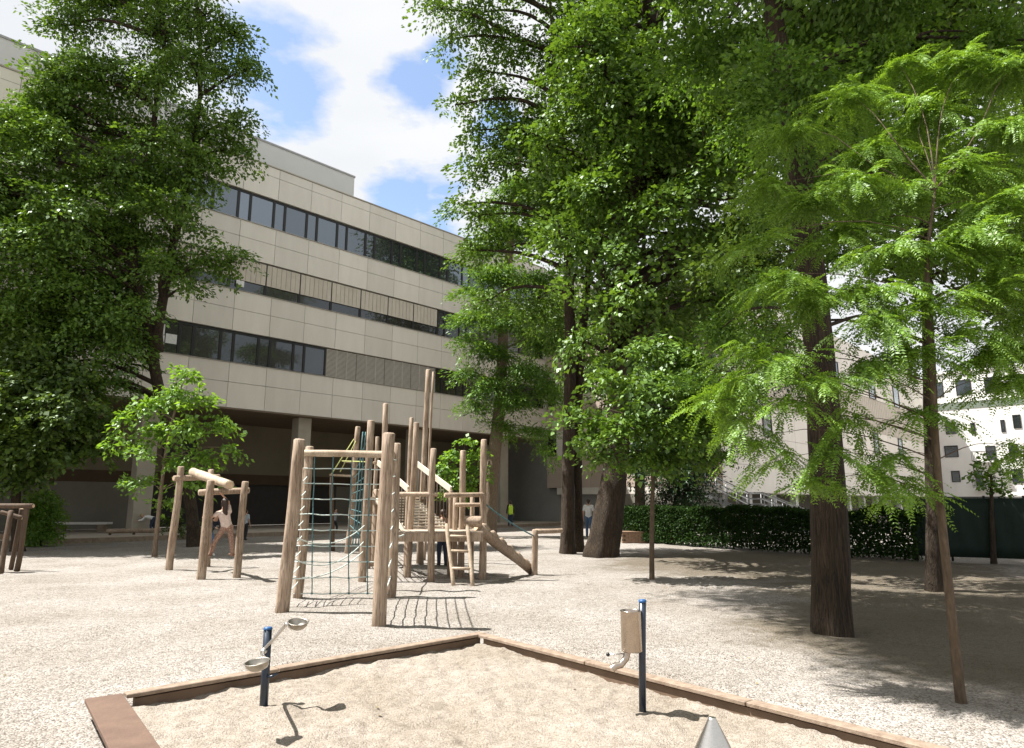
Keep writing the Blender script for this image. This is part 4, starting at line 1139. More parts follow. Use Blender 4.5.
tree('broadleaf_tree', 'tall full leafy tree at left rising above the school roofline', lt_, [.23, .22, .21, .20, .18, .13, .06], cl, ('broad', .62, 80, .165, .095, .45, .45), L_MID, M_BARK, 'broadleaf trees', dens=17, limb_r=.13,
     second=([at(155, 345, Y), at(172, 250, Y + .5), at(185, 195, Y + .6), at(200, 95, Y + .6), at(200, 40, Y + .6)], [.20, .16, .13, .09, .04]))
# 2 darker maple low at the left edge
tb = G(18, 551); Y = tb.y
cl = [PC(*c) for c in ((35, 355, Y, 34), (65, 375, Y, 30), (20, 395, Y - 1, 40), (60, 410, Y - 1, 32), (90, 415, Y, 22), (35, 440, Y - 1, 34), (75, 445, Y, 26), (10, 450, Y, 34), (-20, 400, Y, 44), (92, 445, Y, 16), (30, 470, Y, 18), (-30, 460, Y, 30))]
tree('maple_tree', 'dark lower maple filling the left edge behind the small trestle', [tb, at(16, 500, Y), at(22, 430, Y), at(30, 370, Y)], [.16, .14, .11, .05], cl, ('broad', .55, 60, .18, .14, .5, .5), L_DEEP, M_BARK, 'broadleaf trees', dens=22, limb_r=.06)
# 3 young bright tree beside the climbing frame
tb = G(154.5, 556); Y = tb.y
cl = [PC(*c) for c in ((188, 372, Y, 15), (172, 392, Y, 20), (200, 398, Y - .3, 18), (150, 405, Y, 18), (128, 412, Y, 14), (215, 425, Y, 16), (185, 425, Y - .5, 22), (160, 430, Y + .3, 18), (120, 438, Y, 13), (140, 450, Y - .4, 16), (205, 455, Y, 17), (228, 448, Y, 11), (175, 458, Y, 18), (150, 478, Y, 13), (190, 485, Y, 15), (165, 500, Y + .5, 10), (215, 475, Y, 10), (128, 480, Y, 9))]
tree('young_maple', 'young bright green maple behind the small climbing frame', [tb, at(160, 500, Y), at(168, 440, Y), at(182, 385, Y)], [.075, .06, .045, .02], cl, ('broad', .36, 30, .165, .105, .6, .35), L_FRESH, M_BARKG, dens=34, limb_r=.03, flare=1.2, sides=10, shell=.3, flat=.6)
# 4 bush at the left
tb = G(40, 546); Y = tb.y
cl = [PC(*c) for c in ((42, 500, Y, 15), (30, 512, Y, 13), (52, 512, Y, 14), (40, 525, Y, 18), (34, 538, Y, 10), (50, 535, Y, 11))]
tree('bush', 'rounded bright topped bush between the left trestle and the bench', [tb, at(40, 530, Y), at(41, 510, Y)], [.05, .04, .02], cl, ('broad', .25, 50, .09, .06, .3, .5), L_FRESH, M_BARK, dens=130, limb_r=.02, cat='bush', flare=1.1, sides=8)
# 4b shrub behind the climbing frame
tb = G(188, 543); Y = tb.y + 3
cl = [PC(*c) for c in ((180, 515, Y, 10), (170, 524, Y, 9), (192, 526, Y, 9), (178, 533, Y, 8))]
tree('shrub', 'low dark shrub in the shade behind the small climbing frame', [at(181, 536, Y), at(181, 520, Y)], [.04, .02], cl, ('broad', .25, 40, .10, .07, .3, .5), L_DEEP, M_BARK, dens=50, limb_r=.02, cat='bush', flare=1.1, sides=8)
# 5 small tree behind the tower
tb = G(462, 538); Y = tb.y
cl = [PC(*c) for c in ((466, 443, Y, 9), (452, 455, Y, 11), (474, 455, Y, 11), (446, 468, Y, 12), (465, 467, Y, 13), (480, 472, Y, 9), (452, 482, Y, 11), (470, 485, Y, 10), (445, 492, Y, 7), (460, 497, Y, 7))]
tree('young_maple', 'small bright green tree behind the deck of the climbing tower', [tb, at(462, 500, Y), at(464, 450, Y)], [.07, .05, .02], cl, ('broad', .36, 30, .19, .14, .5, .35), L_FRESH, M_BARKG, dens=30, limb_r=.03, flare=1.2, sides=10)
# 6 slim smooth trunk with feathery crown
Y = 34.0; tb = G(489, 535); tb = Vector((at(489, 535, Y).x, Y, 0))
cl = [PC(*c) for c in ((505, 425, Y, 15), (478, 405, Y, 16), (515, 400, Y - 1, 22), (490, 385, Y - 1, 22), (535, 430, Y - 1, 16), (468, 372, Y, 14), (525, 370, Y - 1, 28), (490, 350, Y - 1, 26), (468, 340, Y, 16), (545, 390, Y - 1, 22), (480, 315, Y - 1, 24), (515, 320, Y - 2, 30), (550, 340, Y, 26), (470, 290, Y, 16), (500, 275, Y - 1, 30), (535, 280, Y, 30), (480, 250, Y, 20), (510, 230, Y, 28), (490, 215, Y, 20), (540, 230, Y, 30), (520, 190, Y, 30), (550, 180, Y, 30), (530, 140, Y, 30), (545, 450, Y, 12))]
tree('feathery_tree', 'slim grey trunked tree with feathery green foliage in front of the school corner', [tb, at(492, 480, Y), at(500, 400, Y), at(505, 300, Y), at(515, 200, Y), at(525, 110, Y)], [.36, .33, .29, .24, .17, .05], cl, ('broad', .75, 130, .19, .06, .30, .25), L_FERN2, M_BARKG, 'feathery trees', dens=17, limb_r=.07, flare=1.15, flat=.35, shell=.2)
# 7 double-trunk tree
tb = G(567, 554); Y = tb.y
cl = [PC(*c) for c in ((440, 8, Y - 1, 24), (428, -5, Y, 20), (452, 40, Y, 18), (470, 15, Y, 32), (505, 40, Y, 36), (478, 70, Y, 24), (455, 105, Y, 14), (475, 130, Y, 20), (500, 100, Y, 34), (545, 60, Y + 1, 42), (480, 165, Y, 20), (462, 205, Y, 14), (480, 215, Y, 22), (505, 160, Y, 34), (545, 130, Y, 40), (520, 210, Y + 1, 34), (560, 190, Y + 1, 36), (470, 250, Y, 14), (500, 250, Y + 1, 28), (590, 20, Y + 1, 44), (480, -40, Y, 50), (540, -40, Y, 60), (590, -60, Y, 60), (490, 300, Y + 2, 26), (535, 300, Y + 2, 34), (560, 330, Y + 2, 26))]
tree('broadleaf_tree', 'dark tall tree on two close straight trunks beside the leaning trunk', [tb, at(568, 480, Y), at(570, 380, Y), at(568, 250, Y), at(560, 120, Y), at(550, 0, Y)], [.22, .205, .19, .16, .12, .05], cl, ('broad', .6, 80, .15, .085, .5, .4), L_MID, M_BARK, 'broadleaf trees', dens=17, limb_r=.11, flare=1.35,
     second=([G(578, 552), at(577, 480, Y + .3), at(579, 380, Y + .3), at(590, 250, Y + .5), at(600, 120, Y + .5)], [.19, .17, .15, .12, .04]))
# 8 big leaning maple
tb = G(600, 556); Y = tb.y
cl = [PC(*c) for c in ((560, 235, Y - 4, 30), (600, 190, Y - 4, 34), (575, 275, Y - 4, 26), (640, 150, Y - 4, 38), (545, 140, Y - 2, 34), (600, 120, Y - 3, 36), (620, 245, Y - 4, 34), (600, 300, Y - 4, 26), (655, 205, Y - 5, 32), (690, 190, Y - 5, 36), (640, 290, Y - 5, 30), (690, 245, Y - 5, 38), (660, 330, Y - 4, 30), (610, 365, Y - 3, 20), (580, 340, Y - 2, 24), (720, 300, Y - 4, 36), (700, 130, Y - 3, 40), (650, 80, Y - 3, 40), (590, 60, Y - 3, 40), (740, 220, Y - 4, 34))]
cl += fill(670, 110, 170, 260, Y, 5.5, 78, 1.0, 1.5, 4, 6.0)
tree('maple_tree', 'huge old maple with a broad flared leaning trunk in the middle', [tb, at(609, 510, Y), at(618, 440, Y), at(618, 340, Y), at(630, 220, Y), at(650, 80, Y), at(660, -60, Y)], [.47, .42, .36, .29, .25, .2, .08], cl, MAPLE, L_MID, M_BARK, 'broadleaf trees', dens=13, limb_r=.17, flare=1.22, sides=32)
# 9 sapling maple in front of it
tb = G(652, 580); Y = tb.y
cl = [PC(*c) for c in ((655, 345, Y, 24), (690, 360, Y, 24), (625, 380, Y, 22), (660, 385, Y - .6, 28), (700, 395, Y, 26), (600, 425, Y, 22), (630, 420, Y - .5, 26), (670, 425, Y - .5, 28), (705, 430, Y, 22), (585, 440, Y, 15), (610, 455, Y, 18), (645, 455, Y, 22), (680, 460, Y, 20), (720, 455, Y, 14), (735, 400, Y, 20), (575, 410, Y, 14))]
tree('young_maple', 'slender sapling with a low maple crown in front of the huge trunk', [tb, at(652, 520, Y), at(654, 460, Y), at(660, 360, Y)], [.055, .05, .04, .015], cl, ('broad', .40, 60, .125, .095, .55, .4), L_MID, M_BARKT, dens=48, limb_r=.03, flare=1.1, sides=10, flat=.65)
# 10 big straight conifer trunk right
tb = G(832, 632); Y = tb.y
cl = [PC(*c) for c in ((760, 290, Y + 2, 40), (720, 330, Y + 3, 36), (880, 60, Y, 60), (800, 90, Y - 1, 50), (930, 110, Y + 1, 60), (860, 150, Y + 1, 55), (800, 190, Y + 1.5, 48), (990, 40, Y, 60), (900, 190, Y + 2, 50), (980, 190, Y + 2, 55), (1030, 130, Y, 60), (820, 20, Y + 1, 50), (900, -20, Y, 60), (760, -40, Y, 60), (840, 250, Y + 2, 36), (780, 340, Y + 3, 24), (1060, 230, Y + 2, 60), (1060, 40, Y, 70), (980, -60, Y, 70), (820, -110, Y, 90), (940, -150, Y, 90), (700, 380, Y + 4, 24), (740, 385, Y + 4, 24), (880, 330, Y + 2, 22))]
cl += [PC(800, 195, Y - 1.2, 34), PC(790, 130, Y - 1.2, 36), PC(775, 65, Y - 1, 36), PC(830, 120, Y - .8, 30)]
r_ = random.Random(77); HIGH = []
while len(HIGH) < 50:
    z_ = r_.uniform(9.2, 17); x_ = r_.uniform(3.4 - .53 * z_ + .9, 9.0 - .25 * z_); y_ = r_.uniform(7.2, 13)
    if x_ < 3.2 and z_ < 1.6 + .821 * y_ + 2.6: continue
    HIGH.append((Vector((x_, y_, z_)), r_.uniform(.9, 1.35)))
tree('broadleaf_tree', 'big straight dark trunk standing on shaded ground right of centre', [tb, at(829, 520, Y), at(822, 400, Y), at(815, 310, Y), at(796, 150, Y), at(772, 0, Y), at(745, -250, Y)], [.235, .222, .20, .18, .16, .13, .06], cl, ('broad', .5, 190, .082, .046, .40, .3), L_FERN2, M_BARKR, 'broadleaf trees', dens=30, limb_r=.045, flare=1.04, sides=32, flat=.28, shell=.25, twigs=.8, upper=(HIGH, 18, ('broad', .8, 170, .115, .065, .35, .3)))
# 11 trunk further back on the right
tb = G(934, 590); Y = tb.y
cl = [PC(*c) for c in ((900, 260, Y, 34), (960, 230, Y, 40), (1010, 260, Y, 44), (860, 220, Y, 34), (930, 170, Y, 46), (1000, 150, Y, 50), (860, 120, Y, 44), (940, 60, Y, 54), (1020, 50, Y, 56), (880, 20, Y, 50), (980, 300, Y + 1, 24), (820, 60, Y, 40), (800, 250, Y + 1, 30), (1090, 200, Y, 60), (760, 200, Y + 1, 36), (760, 330, Y + 2, 26), (730, 260, Y + 1, 32))] + fill(900, 60, 190, 190, Y + 1.5, 3, 34, .6, .95, 51, 4)
tree('broadleaf_tree', 'dark mid sized trunk just behind the thin leaning one at right', [tb, at(933, 500, Y), at(929, 365, Y), at(925, 230, Y), at(918, 60, Y)], [.135, .128, .115, .09, .04], cl, ('broad', .5, 70, .125, .085, .5, .4), L_DEEP, M_BARK, 'broadleaf trees', dens=32, limb_r=.06, flare=1.2)
# 12 thin leaning locust, nearest
tb = G(961, 702); Y = tb.y
cl = [PC(*c) for c in ((780, 275, Y, 30), (810, 290, Y, 26), (750, 350, Y + .3, 22), (715, 400, Y + .4, 16), (780, 360, Y, 28), (820, 380, Y - .2, 26), (790, 400, Y, 22), (730, 385, Y + .3, 18), (860, 290, Y, 34), (900, 250, Y, 36), (870, 365, Y, 28), (905, 350, Y, 30), (960, 240, Y, 40), (990, 290, Y, 40), (960, 330, Y, 26), (1000, 350, Y, 34), (840, 230, Y + .5, 34), (810, 200, Y + .7, 30), (900, 190, Y + .4, 38), (960, 170, Y + .3, 42), (1010, 200, Y, 44), (850, 420, Y, 20), (830, 450, Y, 18), (820, 480, Y, 16), (870, 470, Y, 18), (895, 455, Y, 18), (760, 440, Y + .3, 18), (740, 420, Y + .4, 16), (920, 410, Y, 20), (1010, 380, Y, 30), (905, 485, Y, 16), (780, 460, Y + .2, 14), (870, 150, Y + .6, 36), (930, 110, Y + .5, 40), (1000, 130, Y + .3, 40), (1015, 450, Y + .2, 16), (850, 95, Y + .8, 32), (900, 65, Y + .7, 30), (800, 130, Y + .9, 30), (960, 65, Y + .5, 34), (1012, 70, Y + .4, 36), (775, 185, Y + .8, 28), (755, 240, Y + .6, 24), (1020, 260, Y, 36), (1020, 320, Y + .3, 26), (850, 180, Y + .3, 28), (880, 320, Y - .2, 26), (930, 300, Y - .2, 30))]
tree('locust_tree', 'thin leaning trunk with bright feathery leaves nearest at the right edge', [tb, at(950, 600, Y), at(938, 480, Y), at(931, 365, Y), at(927, 270, Y), at(935, 190, Y)], [.040, .036, .033, .030, .020, .008], cl, ('fern', .50, 12, .27, 12, .046, .0175, .35, .15), L_FERN, M_BARKT, 'feathery trees', dens=165, limb_r=.012, flare=1.1, sides=12, flat=.28, shell=.2, twigs=.8)
# 13 little tree by the fence
tb = G(994, 563); Y = tb.y
cl = [PC(*c) for c in ((990, 480, Y, 13), (978, 470, Y, 10), (1003, 472, Y, 11), (988, 460, Y, 9), (998, 490, Y, 8))]
tree('young_maple', 'small slim tree standing right against the green fence', [tb, at(992, 520, Y), at(991, 475, Y)], [.08, .06, .03], cl, ('broad', .30, 26, .13, .09, .5, .4), L_MID, M_BARK, dens=34, limb_r=.03, flare=1.1, sides=10)
# 14 dark evergreens behind the hedge
Y = 32.0; tb = at(688, 520, Y); tb.z = 0
cl = fill(664, 440, 40, 95, Y, 2.6, 40, .8, 1.2, 21, .6) + [PC(*c) for c in ((735, 400, 34, 26), (760, 385, 34, 24), (722, 430, 33, 22), (788, 372, 35, 20), (745, 352, 34, 28), (775, 335, 34, 28), (718, 370, 34, 28), (740, 438, 34, 14))]
tree('evergreen_tree', 'dense dark evergreen behind the hedge left of the steps', [tb, at(686, 450, Y), at(684, 350, Y)], [.2, .15, .04], cl, ('broad', .6, 60, .14, .08, .6, .6), L_DARK, M_BARK, dens=16, limb_r=.06, flare=1.2)
# 15 background trees that close the view
Y = 44.0; tb = at(640, 520, Y); tb.z = 0
cl = fill(650, 250, 110, 200, Y, 4, 46, 1.7, 2.4, 33, 4)
tree('broadleaf_tree', 'distant green tree seen in the gaps behind the huge maple', [tb, at(640, 400, Y), at(645, 200, Y)], [.35, .28, .08], cl, ('broad', 1.1, 70, .28, .17, .5, .5), L_DEEP, M_BARK, 'broadleaf trees', dens=5, limb_r=.14, flare=1.3)
Y = 17.0; tb = G(1110, 568); Y = tb.y
cl = fill(1110, 190, 90, 170, Y, 4, 30, .9, 1.4, 35, 6)
tree('broadleaf_tree', 'leafy tree standing behind the fence at the right edge', [tb, at(1100, 400, Y), at(1080, 150, Y)], [.25, .2, .06], cl, ('broad', .6, 70, .15, .09, .5, .5), L_DEEP, M_BARK, 'broadleaf trees', dens=18, limb_r=.1, flare=1.3)

# a few leaves fallen on sand and gravel
def litter():
    n = 900
    x = rng.uniform(-8, 10, n); y = rng.uniform(4.2, 16, n)
    z = np.array([sh(a, b) + .006 if inside_box(a, b, .05) else gh(a, b) + .008 for a, b in zip(x, y)])
    k = np.array([(inside_box(a, b, .3) or not inside_box(a, b, -.3)) and (rng.random() < (.9 if a > 1.5 else .35)) for a, b in zip(x, y)])
    P = np.stack([x, y, z], 1)[k]; n = len(P)
    nrm = unit(UPV[None] + rng.normal(0, .2, (n, 3))); D = unit(rng.normal(0, 1, (n, 3)) * np.array([1, 1, .05]))
    return [leaf_quads(P, D, nrm, rng.uniform(.02, .05, n), rng.uniform(.012, .028, n))]
tag(leaf_obj('fallen_leaves', litter(), mat('dry_leaf', (.16, .14, .05), (.12, .08, .035), 20, .8, island=.4), None), 'small fallen leaves scattered over gravel and sand', 'leaves', kind='stuff')

# ------------------------------------------------------------------ people
def sphere_chain(bm, pts, rads, seg=10, step=.45):
    """capsule chain: overlapping balls, later fused by a voxel remesh"""
    for (p, r), (q, s) in zip(list(zip(pts, rads))[:-1], list(zip(pts, rads))[1:]):
        p, q = Vector(p), Vector(q); L = (q - p).length
        n = max(1, int(L / (min(r, s) * step)))
        for i in range(n + 1):
            f = i / n
            bmesh.ops.create_icosphere(bm, subdivisions=2, radius=r + (s - r) * f, matrix=Matrix.Translation(p.lerp(q, f)))
def fuse(name, bm, vox, m, parent, smooth_it=4):
    me = bpy.data.meshes.new(name); bm.to_mesh(me); bm.free()
    o_ = bpy.data.objects.new('tmp', me); COL.objects.link(o_)
    r_ = o_.modifiers.new('r', 'REMESH'); r_.mode = 'VOXEL'; r_.voxel_size = vox; r_.use_smooth_shade = True
    s_ = o_.modifiers.new('s', 'SMOOTH'); s_.iterations = smooth_it; s_.factor = .5
    dg = bpy.context.evaluated_depsgraph_get(); dg.update()
    me2 = bpy.data.meshes.new_from_object(o_.evaluated_get(dg)); me2.name = name
    bpy.data.objects.remove(o_); bpy.data.meshes.remove(me)
    if parent is not None: me2.transform(Matrix.Translation(-world_loc(parent)))
    me2.materials.clear()
    return link(name, me2, m, parent)
M_SKIN = mat('skin', (.52, .31, .21), (.46, .27, .18), 20, .55)
M_HAIRD = mat('dark_brown_hair', (.045, .024, .014), (.025, .014, .009), 60, .5, .5, 120)
M_HAIRB = mat('blond_hair', (.40, .29, .15), (.3, .2, .1), 60, .5, .5, 120)
M_WHITE = mat('white_cloth', (.75, .74, .71), (.66, .65, .62), 8, .85, .2, 40)
M_EYE = mat('dark_eye', (.02, .015, .012), None, 5, .3)
def person(label, J, hgt, shirt, trousers, shoe, hair, long_hair=False, sleeves=1.0, vest=None, vox=.012, fingers=False, face=Vector((0, -1, 0))):
    """J: joint dict in world metres; hgt: standing height, from which radii follow"""
    k = hgt / 1.75
    foot = min(J['lf'].z, J['rf'].z)
    t = thing('person', label, 'person', (J['pelvis'].x, J['pelvis'].y, foot))
    J = {a_: Vector(b_) for a_, b_ in J.items()}
    hr = hgt / 7.0 * .5
    up = (J['head'] - J['neck']).normalized()
    face = (face - up * face.dot(up)).normalized(); side = up.cross(face).normalized()
    chest = J['neck'].lerp(J['pelvis'], .28); belly = J['neck'].lerp(J['pelvis'], .68)
    shw = (J['ls'] - J['rs']); lh = J['pelvis'] + shw * .24; rh = J['pelvis'] - shw * .24
    bm = bmesh.new()
    # head: skull, jaw, nose, ears
    bmesh.ops.create_icosphere(bm, subdivisions=3, radius=hr * .78, matrix=Matrix.Translation(J['head'] + up * hr * .18))
    bmesh.ops.create_icosphere(bm, subdivisions=2, radius=hr * .55, matrix=Matrix.Translation(J['head'] - up * hr * .45 + face * hr * .22))
    sphere_chain(bm, [J['head'] - up * hr * .02 + face * hr * .78, J['head'] - up * hr * .2 + face * hr * .9], [hr * .1, hr * .14])
    for sg in (-1, 1):
        sphere_chain(bm, [J['head'] + side * sg * hr * .76 + up * hr * .1, J['head'] + side * sg * hr * .74 - up * hr * .15], [hr * .16, hr * .12])
    sphere_chain(bm, [J['head'] - up * hr * .4, J['neck'] - up * .02 * k], [.055 * k, .06 * k])
    sphere_chain(bm, [J['ls'], J['neck'], J['rs']], [.062 * k, .07 * k, .062 * k])
    sphere_chain(bm, [chest + shw * .17, belly + shw * .12, J['pelvis'] + shw * .15], [.105 * k, .095 * k, .10 * k])
    sphere_chain(bm, [chest - shw * .17, belly - shw * .12, J['pelvis'] - shw * .15], [.105 * k, .095 * k, .10 * k])
    for s_, hp in (('l', lh), ('r', rh)):
        sphere_chain(bm, [J[s_ + 's'], J[s_ + 'e'], J[s_ + 'h']], [.052 * k, .040 * k, .028 * k])
        hd = (J[s_ + 'h'] - J[s_ + 'e']).normalized()
        sphere_chain(bm, [J[s_ + 'h'], J[s_ + 'h'] + hd * .075 * k], [.032 * k, .036 * k])
        if fingers:
            sx_ = hd.cross(face).normalized() if hd.cross(face).length > .1 else side
            nrm_ = sx_.cross(hd)
            for i in range(4):
                b_ = J[s_ + 'h'] + hd * .09 * k + sx_ * (i - 1.5) * .024 * k; l_ = (.07, .08, .075, .055)[i] * k
                sphere_chain(bm, [b_, b_ + hd * l_ * .55 + nrm_ * .01 * k, b_ + hd * l_ * .8 + nrm_ * l_ * .45], [.0105 * k, .0095 * k, .008 * k])
            b_ = J[s_ + 'h'] + hd * .035 * k + sx_ * .035 * k
            sphere_chain(bm, [b_, b_ + sx_ * .035 * k + hd * .03 * k, b_ + sx_ * .04 * k + hd * .06 * k + nrm_ * .01 * k], [.013 * k, .0115 * k, .009 * k])
        else:
            b_ = J[s_ + 'h'] + hd * .09 * k
            for i in range(4):
                o_ = side * (i - 1.5) * .022 * k; sphere_chain(bm, [b_ + o_, b_ + o_ + hd * (.07, .08, .075, .055)[i] * k], [.011 * k, .009 * k])
            sphere_chain(bm, [J[s_ + 'h'] + hd * .03 * k, J[s_ + 'h'] + hd * .07 * k + face * .05 * k], [.014 * k, .010 * k])
        sphere_chain(bm, [hp, J[s_ + 'k'], J[s_ + 'f'] + Vector((0, 0, .06 * k))], [.085 * k, .058 * k, .040 * k])
    body = fuse('body', bm, vox * k if not fingers else .0062, M_SKIN, t, 3)
    # eyes and mouth
    for sg in (-1, 1):
        bm = bmesh.new(); bmesh.ops.create_icosphere(bm, subdivisions=2, radius=hr * .11, matrix=Matrix.Translation(J['head'] + face * hr * .72 + side * sg * hr * .30 + up * hr * .08)); obj('eye', bm, M_EYE, t, True)
    bm = bmesh.new(); sphere_chain(bm, [J['head'] - up * hr * .5 + face * hr * .76 + side * hr * .2, J['head'] - up * hr * .52 + face * hr * .79, J['head'] - up * hr * .5 + face * hr * .76 - side * hr * .2], [hr * .05, hr * .07, hr * .05]); obj('mouth', bm, mat('lips', (.38, .16, .13)), t, True)
    # hair
    bm = bmesh.new()
    c = J['head'] + up * hr * .30 - face * hr * .16
    bmesh.ops.create_icosphere(bm, subdivisions=3, radius=hr * .84, matrix=Matrix.Translation(c))
    sphere_chain(bm, [c - face * hr * .2, J['head'] - up * hr * .45 - face * hr * .45], [hr * .6, hr * .45])
    if long_hair:
        sphere_chain(bm, [c - face * hr * .3, J['neck'] - face * hr * .7, J['neck'].lerp(chest, .6) - face * hr * 1.0], [hr * .7, hr * .62, hr * .35])
        for sg in (-1, 1): sphere_chain(bm, [c + side * sg * hr * .5, J['head'] + side * sg * hr * .72 - up * hr * .7 - face * hr * .1], [hr * .4, hr * .3])
    fuse('hair', bm, .010 * max(k, .8), hair, t, 2)
    # top
    bm = bmesh.new(); e = .017 * k
    sphere_chain(bm, [J['ls'], J['neck'] - up * .035 * k, J['rs']], [.062 * k + e, .062 * k + e, .062 * k + e])
    for sg in (-1, 1):
        sphere_chain(bm, [chest + shw * .17 * sg, belly + shw * .14 * sg, belly.lerp(J['pelvis'], .75) + shw * .17 * sg], [.105 * k + e, .10 * k + e, .103 * k + e])
    for s_ in 'lr':
        en = J[s_ + 's'].lerp(J[s_ + 'e'], min(1, sleeves * 1.0)) if sleeves <= 1 else J[s_ + 'e'].lerp(J[s_ + 'h'], sleeves - 1)
        pts = [J[s_ + 's'], en] if sleeves <= 1 else [J[s_ + 's'], J[s_ + 'e'], en]
        sphere_chain(bm, pts, [.054 * k + e, .046 * k + e, .036 * k + e][:len(pts)])
    fuse('top', bm, vox * k, shirt, t, 4)
    if vest:
        bm = bmesh.new(); e2 = .034 * k
        for sg in (-1, 1):
            sphere_chain(bm, [J['neck'] + shw * .24 * sg - up * .03 * k, chest + shw * .17 * sg, belly + shw * .15 * sg, J['pelvis'] + shw * .17 * sg], [.05 * k + e2, .105 * k + e2, .10 * k + e2, .105 * k + e2])
        fuse('vest', bm, vox * k, vest, t, 4)
    bm = bmesh.new(); e = .018 * k
    sphere_chain(bm, [belly.lerp(J['pelvis'], .6) + shw * .15, lh, ], [.10 * k + e * .7, .10 * k + e]); sphere_chain(bm, [belly.lerp(J['pelvis'], .6) - shw * .15, rh], [.10 * k + e * .7, .10 * k + e])
    for s_, hp in (('l', lh), ('r', rh)):
        sphere_chain(bm, [hp, J[s_ + 'k'], J[s_ + 'k'].lerp(J[s_ + 'f'], .88)], [.085 * k + e, .060 * k + e, .045 * k + e])
    fuse('trousers', bm, vox * k, trousers, t, 4)
    for s_ in 'lr':
        f_ = J[s_ + 'f']; fd = J.get(s_ + 't', face); fd = Vector(fd)
        fd = (fd - Vector((0, 0, 1)) * fd.z * .5).normalized()
        bm = bmesh.new(); sphere_chain(bm, [f_ - fd * .05 * k + Vector((0, 0, .045 * k)), f_ + fd * .07 * k + Vector((0, 0, .042 * k)), f_ + fd * .16 * k + Vector((0, 0, .034 * k))], [.044 * k, .046 * k, .034 * k])
        fuse('shoe', bm, vox * k, shoe, t, 2)
    return t
def standing(px, py_foot, Y, hgt, z0=0.0, yaw=0.0, lean=0.0, arms='down', stride=.06):
    """joints of a person standing at this spot, turned by yaw (0 faces the viewer)"""
    b = at(px, py_foot, Y); b.z = z0; k = hgt
    f = Vector((math.sin(yaw), -math.cos(yaw), 0)); s = Vector((f.y, -f.x, 0)) * -1
    zt = lambda h_: Vector((0, 0, h_ * k))
    pel = b + zt(.52)
    ax = (Vector((0, 0, 1)) * math.cos(lean) + f * math.sin(lean))
    nk = pel + ax * .31 * k; hd = nk + ax * .105 * k
    J = dict(pelvis=pel, neck=nk, head=hd, ls=nk - ax * .02 * k + s * .10 * k, rs=nk - ax * .02 * k - s * .10 * k,
             lk=b + s * .055 * k + zt(.28) + f * (.03 + stride) * k, rk=b - s * .055 * k + zt(.28) + f * (.03 - stride * .4) * k,
             lf=b + s * .06 * k + f * stride * 1.1 * k, rf=b - s * .06 * k - f * stride * k)
    for q, sg in (('l', 1), ('r', -1)):
        sh_ = J[q + 's']
        if arms == 'down':
            J[q + 'e'] = sh_ + s * sg * .045 * k - zt(.17); J[q + 'h'] = J[q + 'e'] + f * .05 * k - zt(.14) + s * sg * .005 * k
        elif arms == 'fwd':
            J[q + 'e'] = sh_ + s * sg * .03 * k - zt(.12) + f * .10 * k; J[q + 'h'] = J[q + 'e'] + f * .14 * k - zt(.02)
        else:
            J[q + 'e'] = sh_ + s * sg * .14 * k - zt(.08); J[q + 'h'] = J[q + 'e'] + s * sg * .13 * k + zt(.04)
    return J, f
def cloth(name, c, c2=None, sc=20): return mat(name, c, c2, sc, .9, .2, 60)
# climbing child, hanging from the crossbar of the small frame
Yc = Bb.y + .22
def q_(px, py, dy=0): return at(px, py, Yc + dy)
J = dict(pelvis=q_(227, 527.5), neck=q_(223.5, 511), head=q_(224.5, 502.5, -.02), ls=q_(218, 513.5, -.03), rs=q_(229.5, 511.5, .04),
         le=q_(212, 517, -.05), lh=q_(207.5, 517.5, -.08), re=q_(228.5, 502, .12), rh=q_(222, 494.5, .12),
         lk=q_(215.5, 540, -.06), lf=q_(210, 556, -.05), rk=q_(231.5, 541, .02), rf=q_(232.5, 556, 0))
person('child in beige top and patterned trousers hanging inside the small log frame', J, 1.22, cloth('beige_cloth', (.66, .52, .44)), cloth('patterned_trousers', (.40, .25, .18), (.14, .08, .06), 34), cloth('brown_shoe', (.2, .10, .06)), M_HAIRD, True, .55, vox=.011, fingers=True, face=Vector((-.7, .5, -.2)))
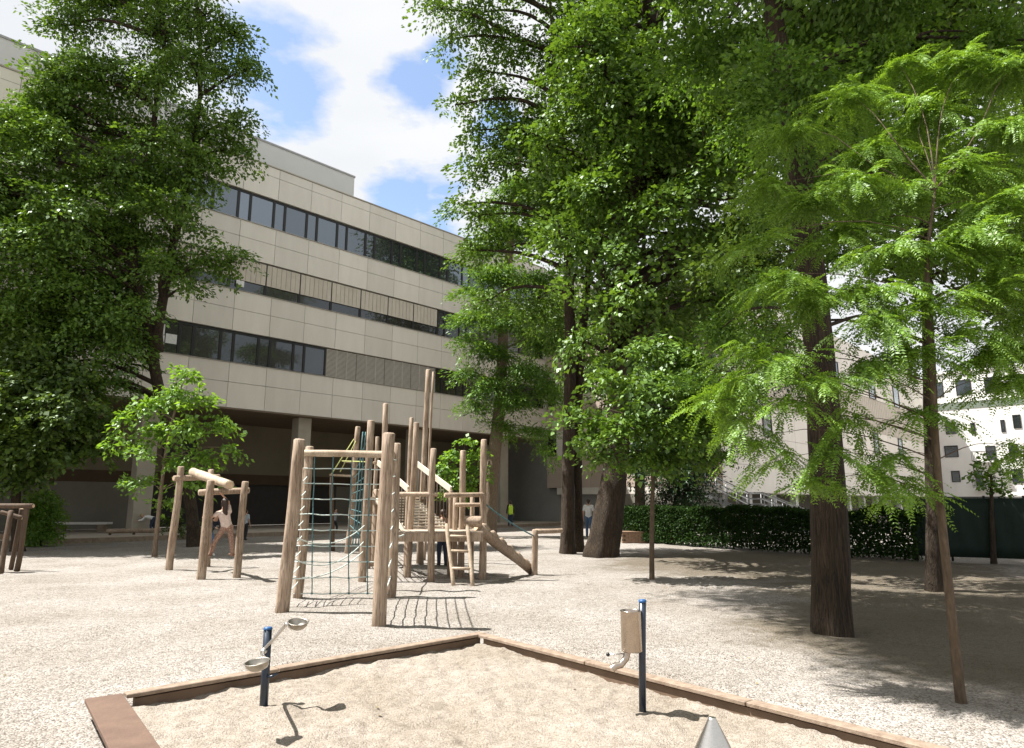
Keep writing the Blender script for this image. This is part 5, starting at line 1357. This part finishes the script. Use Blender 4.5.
# others
J, f = standing(207, 549, 22.3, 1.38, 0, R(60), R(38), 'fwd', .10)
person('child in dark jacket and jeans leaning forward behind the small frame', J, 1.38, cloth('navy_cloth', (.03, .035, .05)), cloth('jeans', (.10, .17, .28)), M_WHITE, M_HAIRD, False, 1.8, face=f)
J, f = standing(153, 530, 34.0, 1.32, .18, R(-75), R(78), 'fwd', .05)
person('child in white top and dark jeans bending over beyond the balance plank', J, 1.32, M_WHITE, cloth('dark_jeans', (.035, .05, .085)), M_BLACK, M_HAIRB, False, 1.6, face=f)
J, f = standing(244.5, 538, 31, 1.30, 0.0, R(160), 0, 'down', .05)
person('child in pale top half hidden behind the right post of the small frame', J, 1.30, cloth('pale_blue_cloth', (.45, .50, .55)), cloth('charcoal_cloth', (.03, .03, .035)), M_BLACK, M_HAIRD, False, .6, face=f)
J, f = standing(333.5, 532, 37.5, 1.30, 0.0, R(70), R(8), 'out', .09)
person('child in grey jacket and black trousers seen through the rope net', J, 1.30, cloth('grey_cloth', (.33, .35, .38)), cloth('charcoal_cloth', (.03, .03, .035)), M_BLACK, M_HAIRD, False, 1.9, face=f)
J, f = standing(442.5, 562, 18.4, 1.42, 0, R(200), R(4), 'down', .03)
person('child in tan top and navy trousers standing under the tower deck', J, 1.42, cloth('tan_cloth', (.40, .27, .2)), cloth('navy_trousers', (.022, .03, .055)), M_BLACK, M_HAIRD, False, .7, face=f)
J, f = standing(510.5, 527, 44.0, 1.55, .17, R(195), 0, 'down', .04)
person('person in bright yellow green vest standing on the terrace by the column', J, 1.55, cloth('charcoal_cloth', (.03, .03, .035)), cloth('dark_jeans', (.035, .05, .085)), M_BLACK, M_HAIRD, False, 1.8, vest=cloth('hi_vis_vest', (.55, .78, .06)), face=f)
J, f = standing(589, 533, 34, 1.78, 0.0, R(170), 0, 'down', .05)
person('person in white shirt and blue jeans partly hidden by the huge trunk', J, 1.78, M_WHITE, cloth('jeans', (.10, .17, .28)), M_BLACK, M_HAIRD, False, .6, face=f)

for o in scene.objects:
    o.hide_render = False
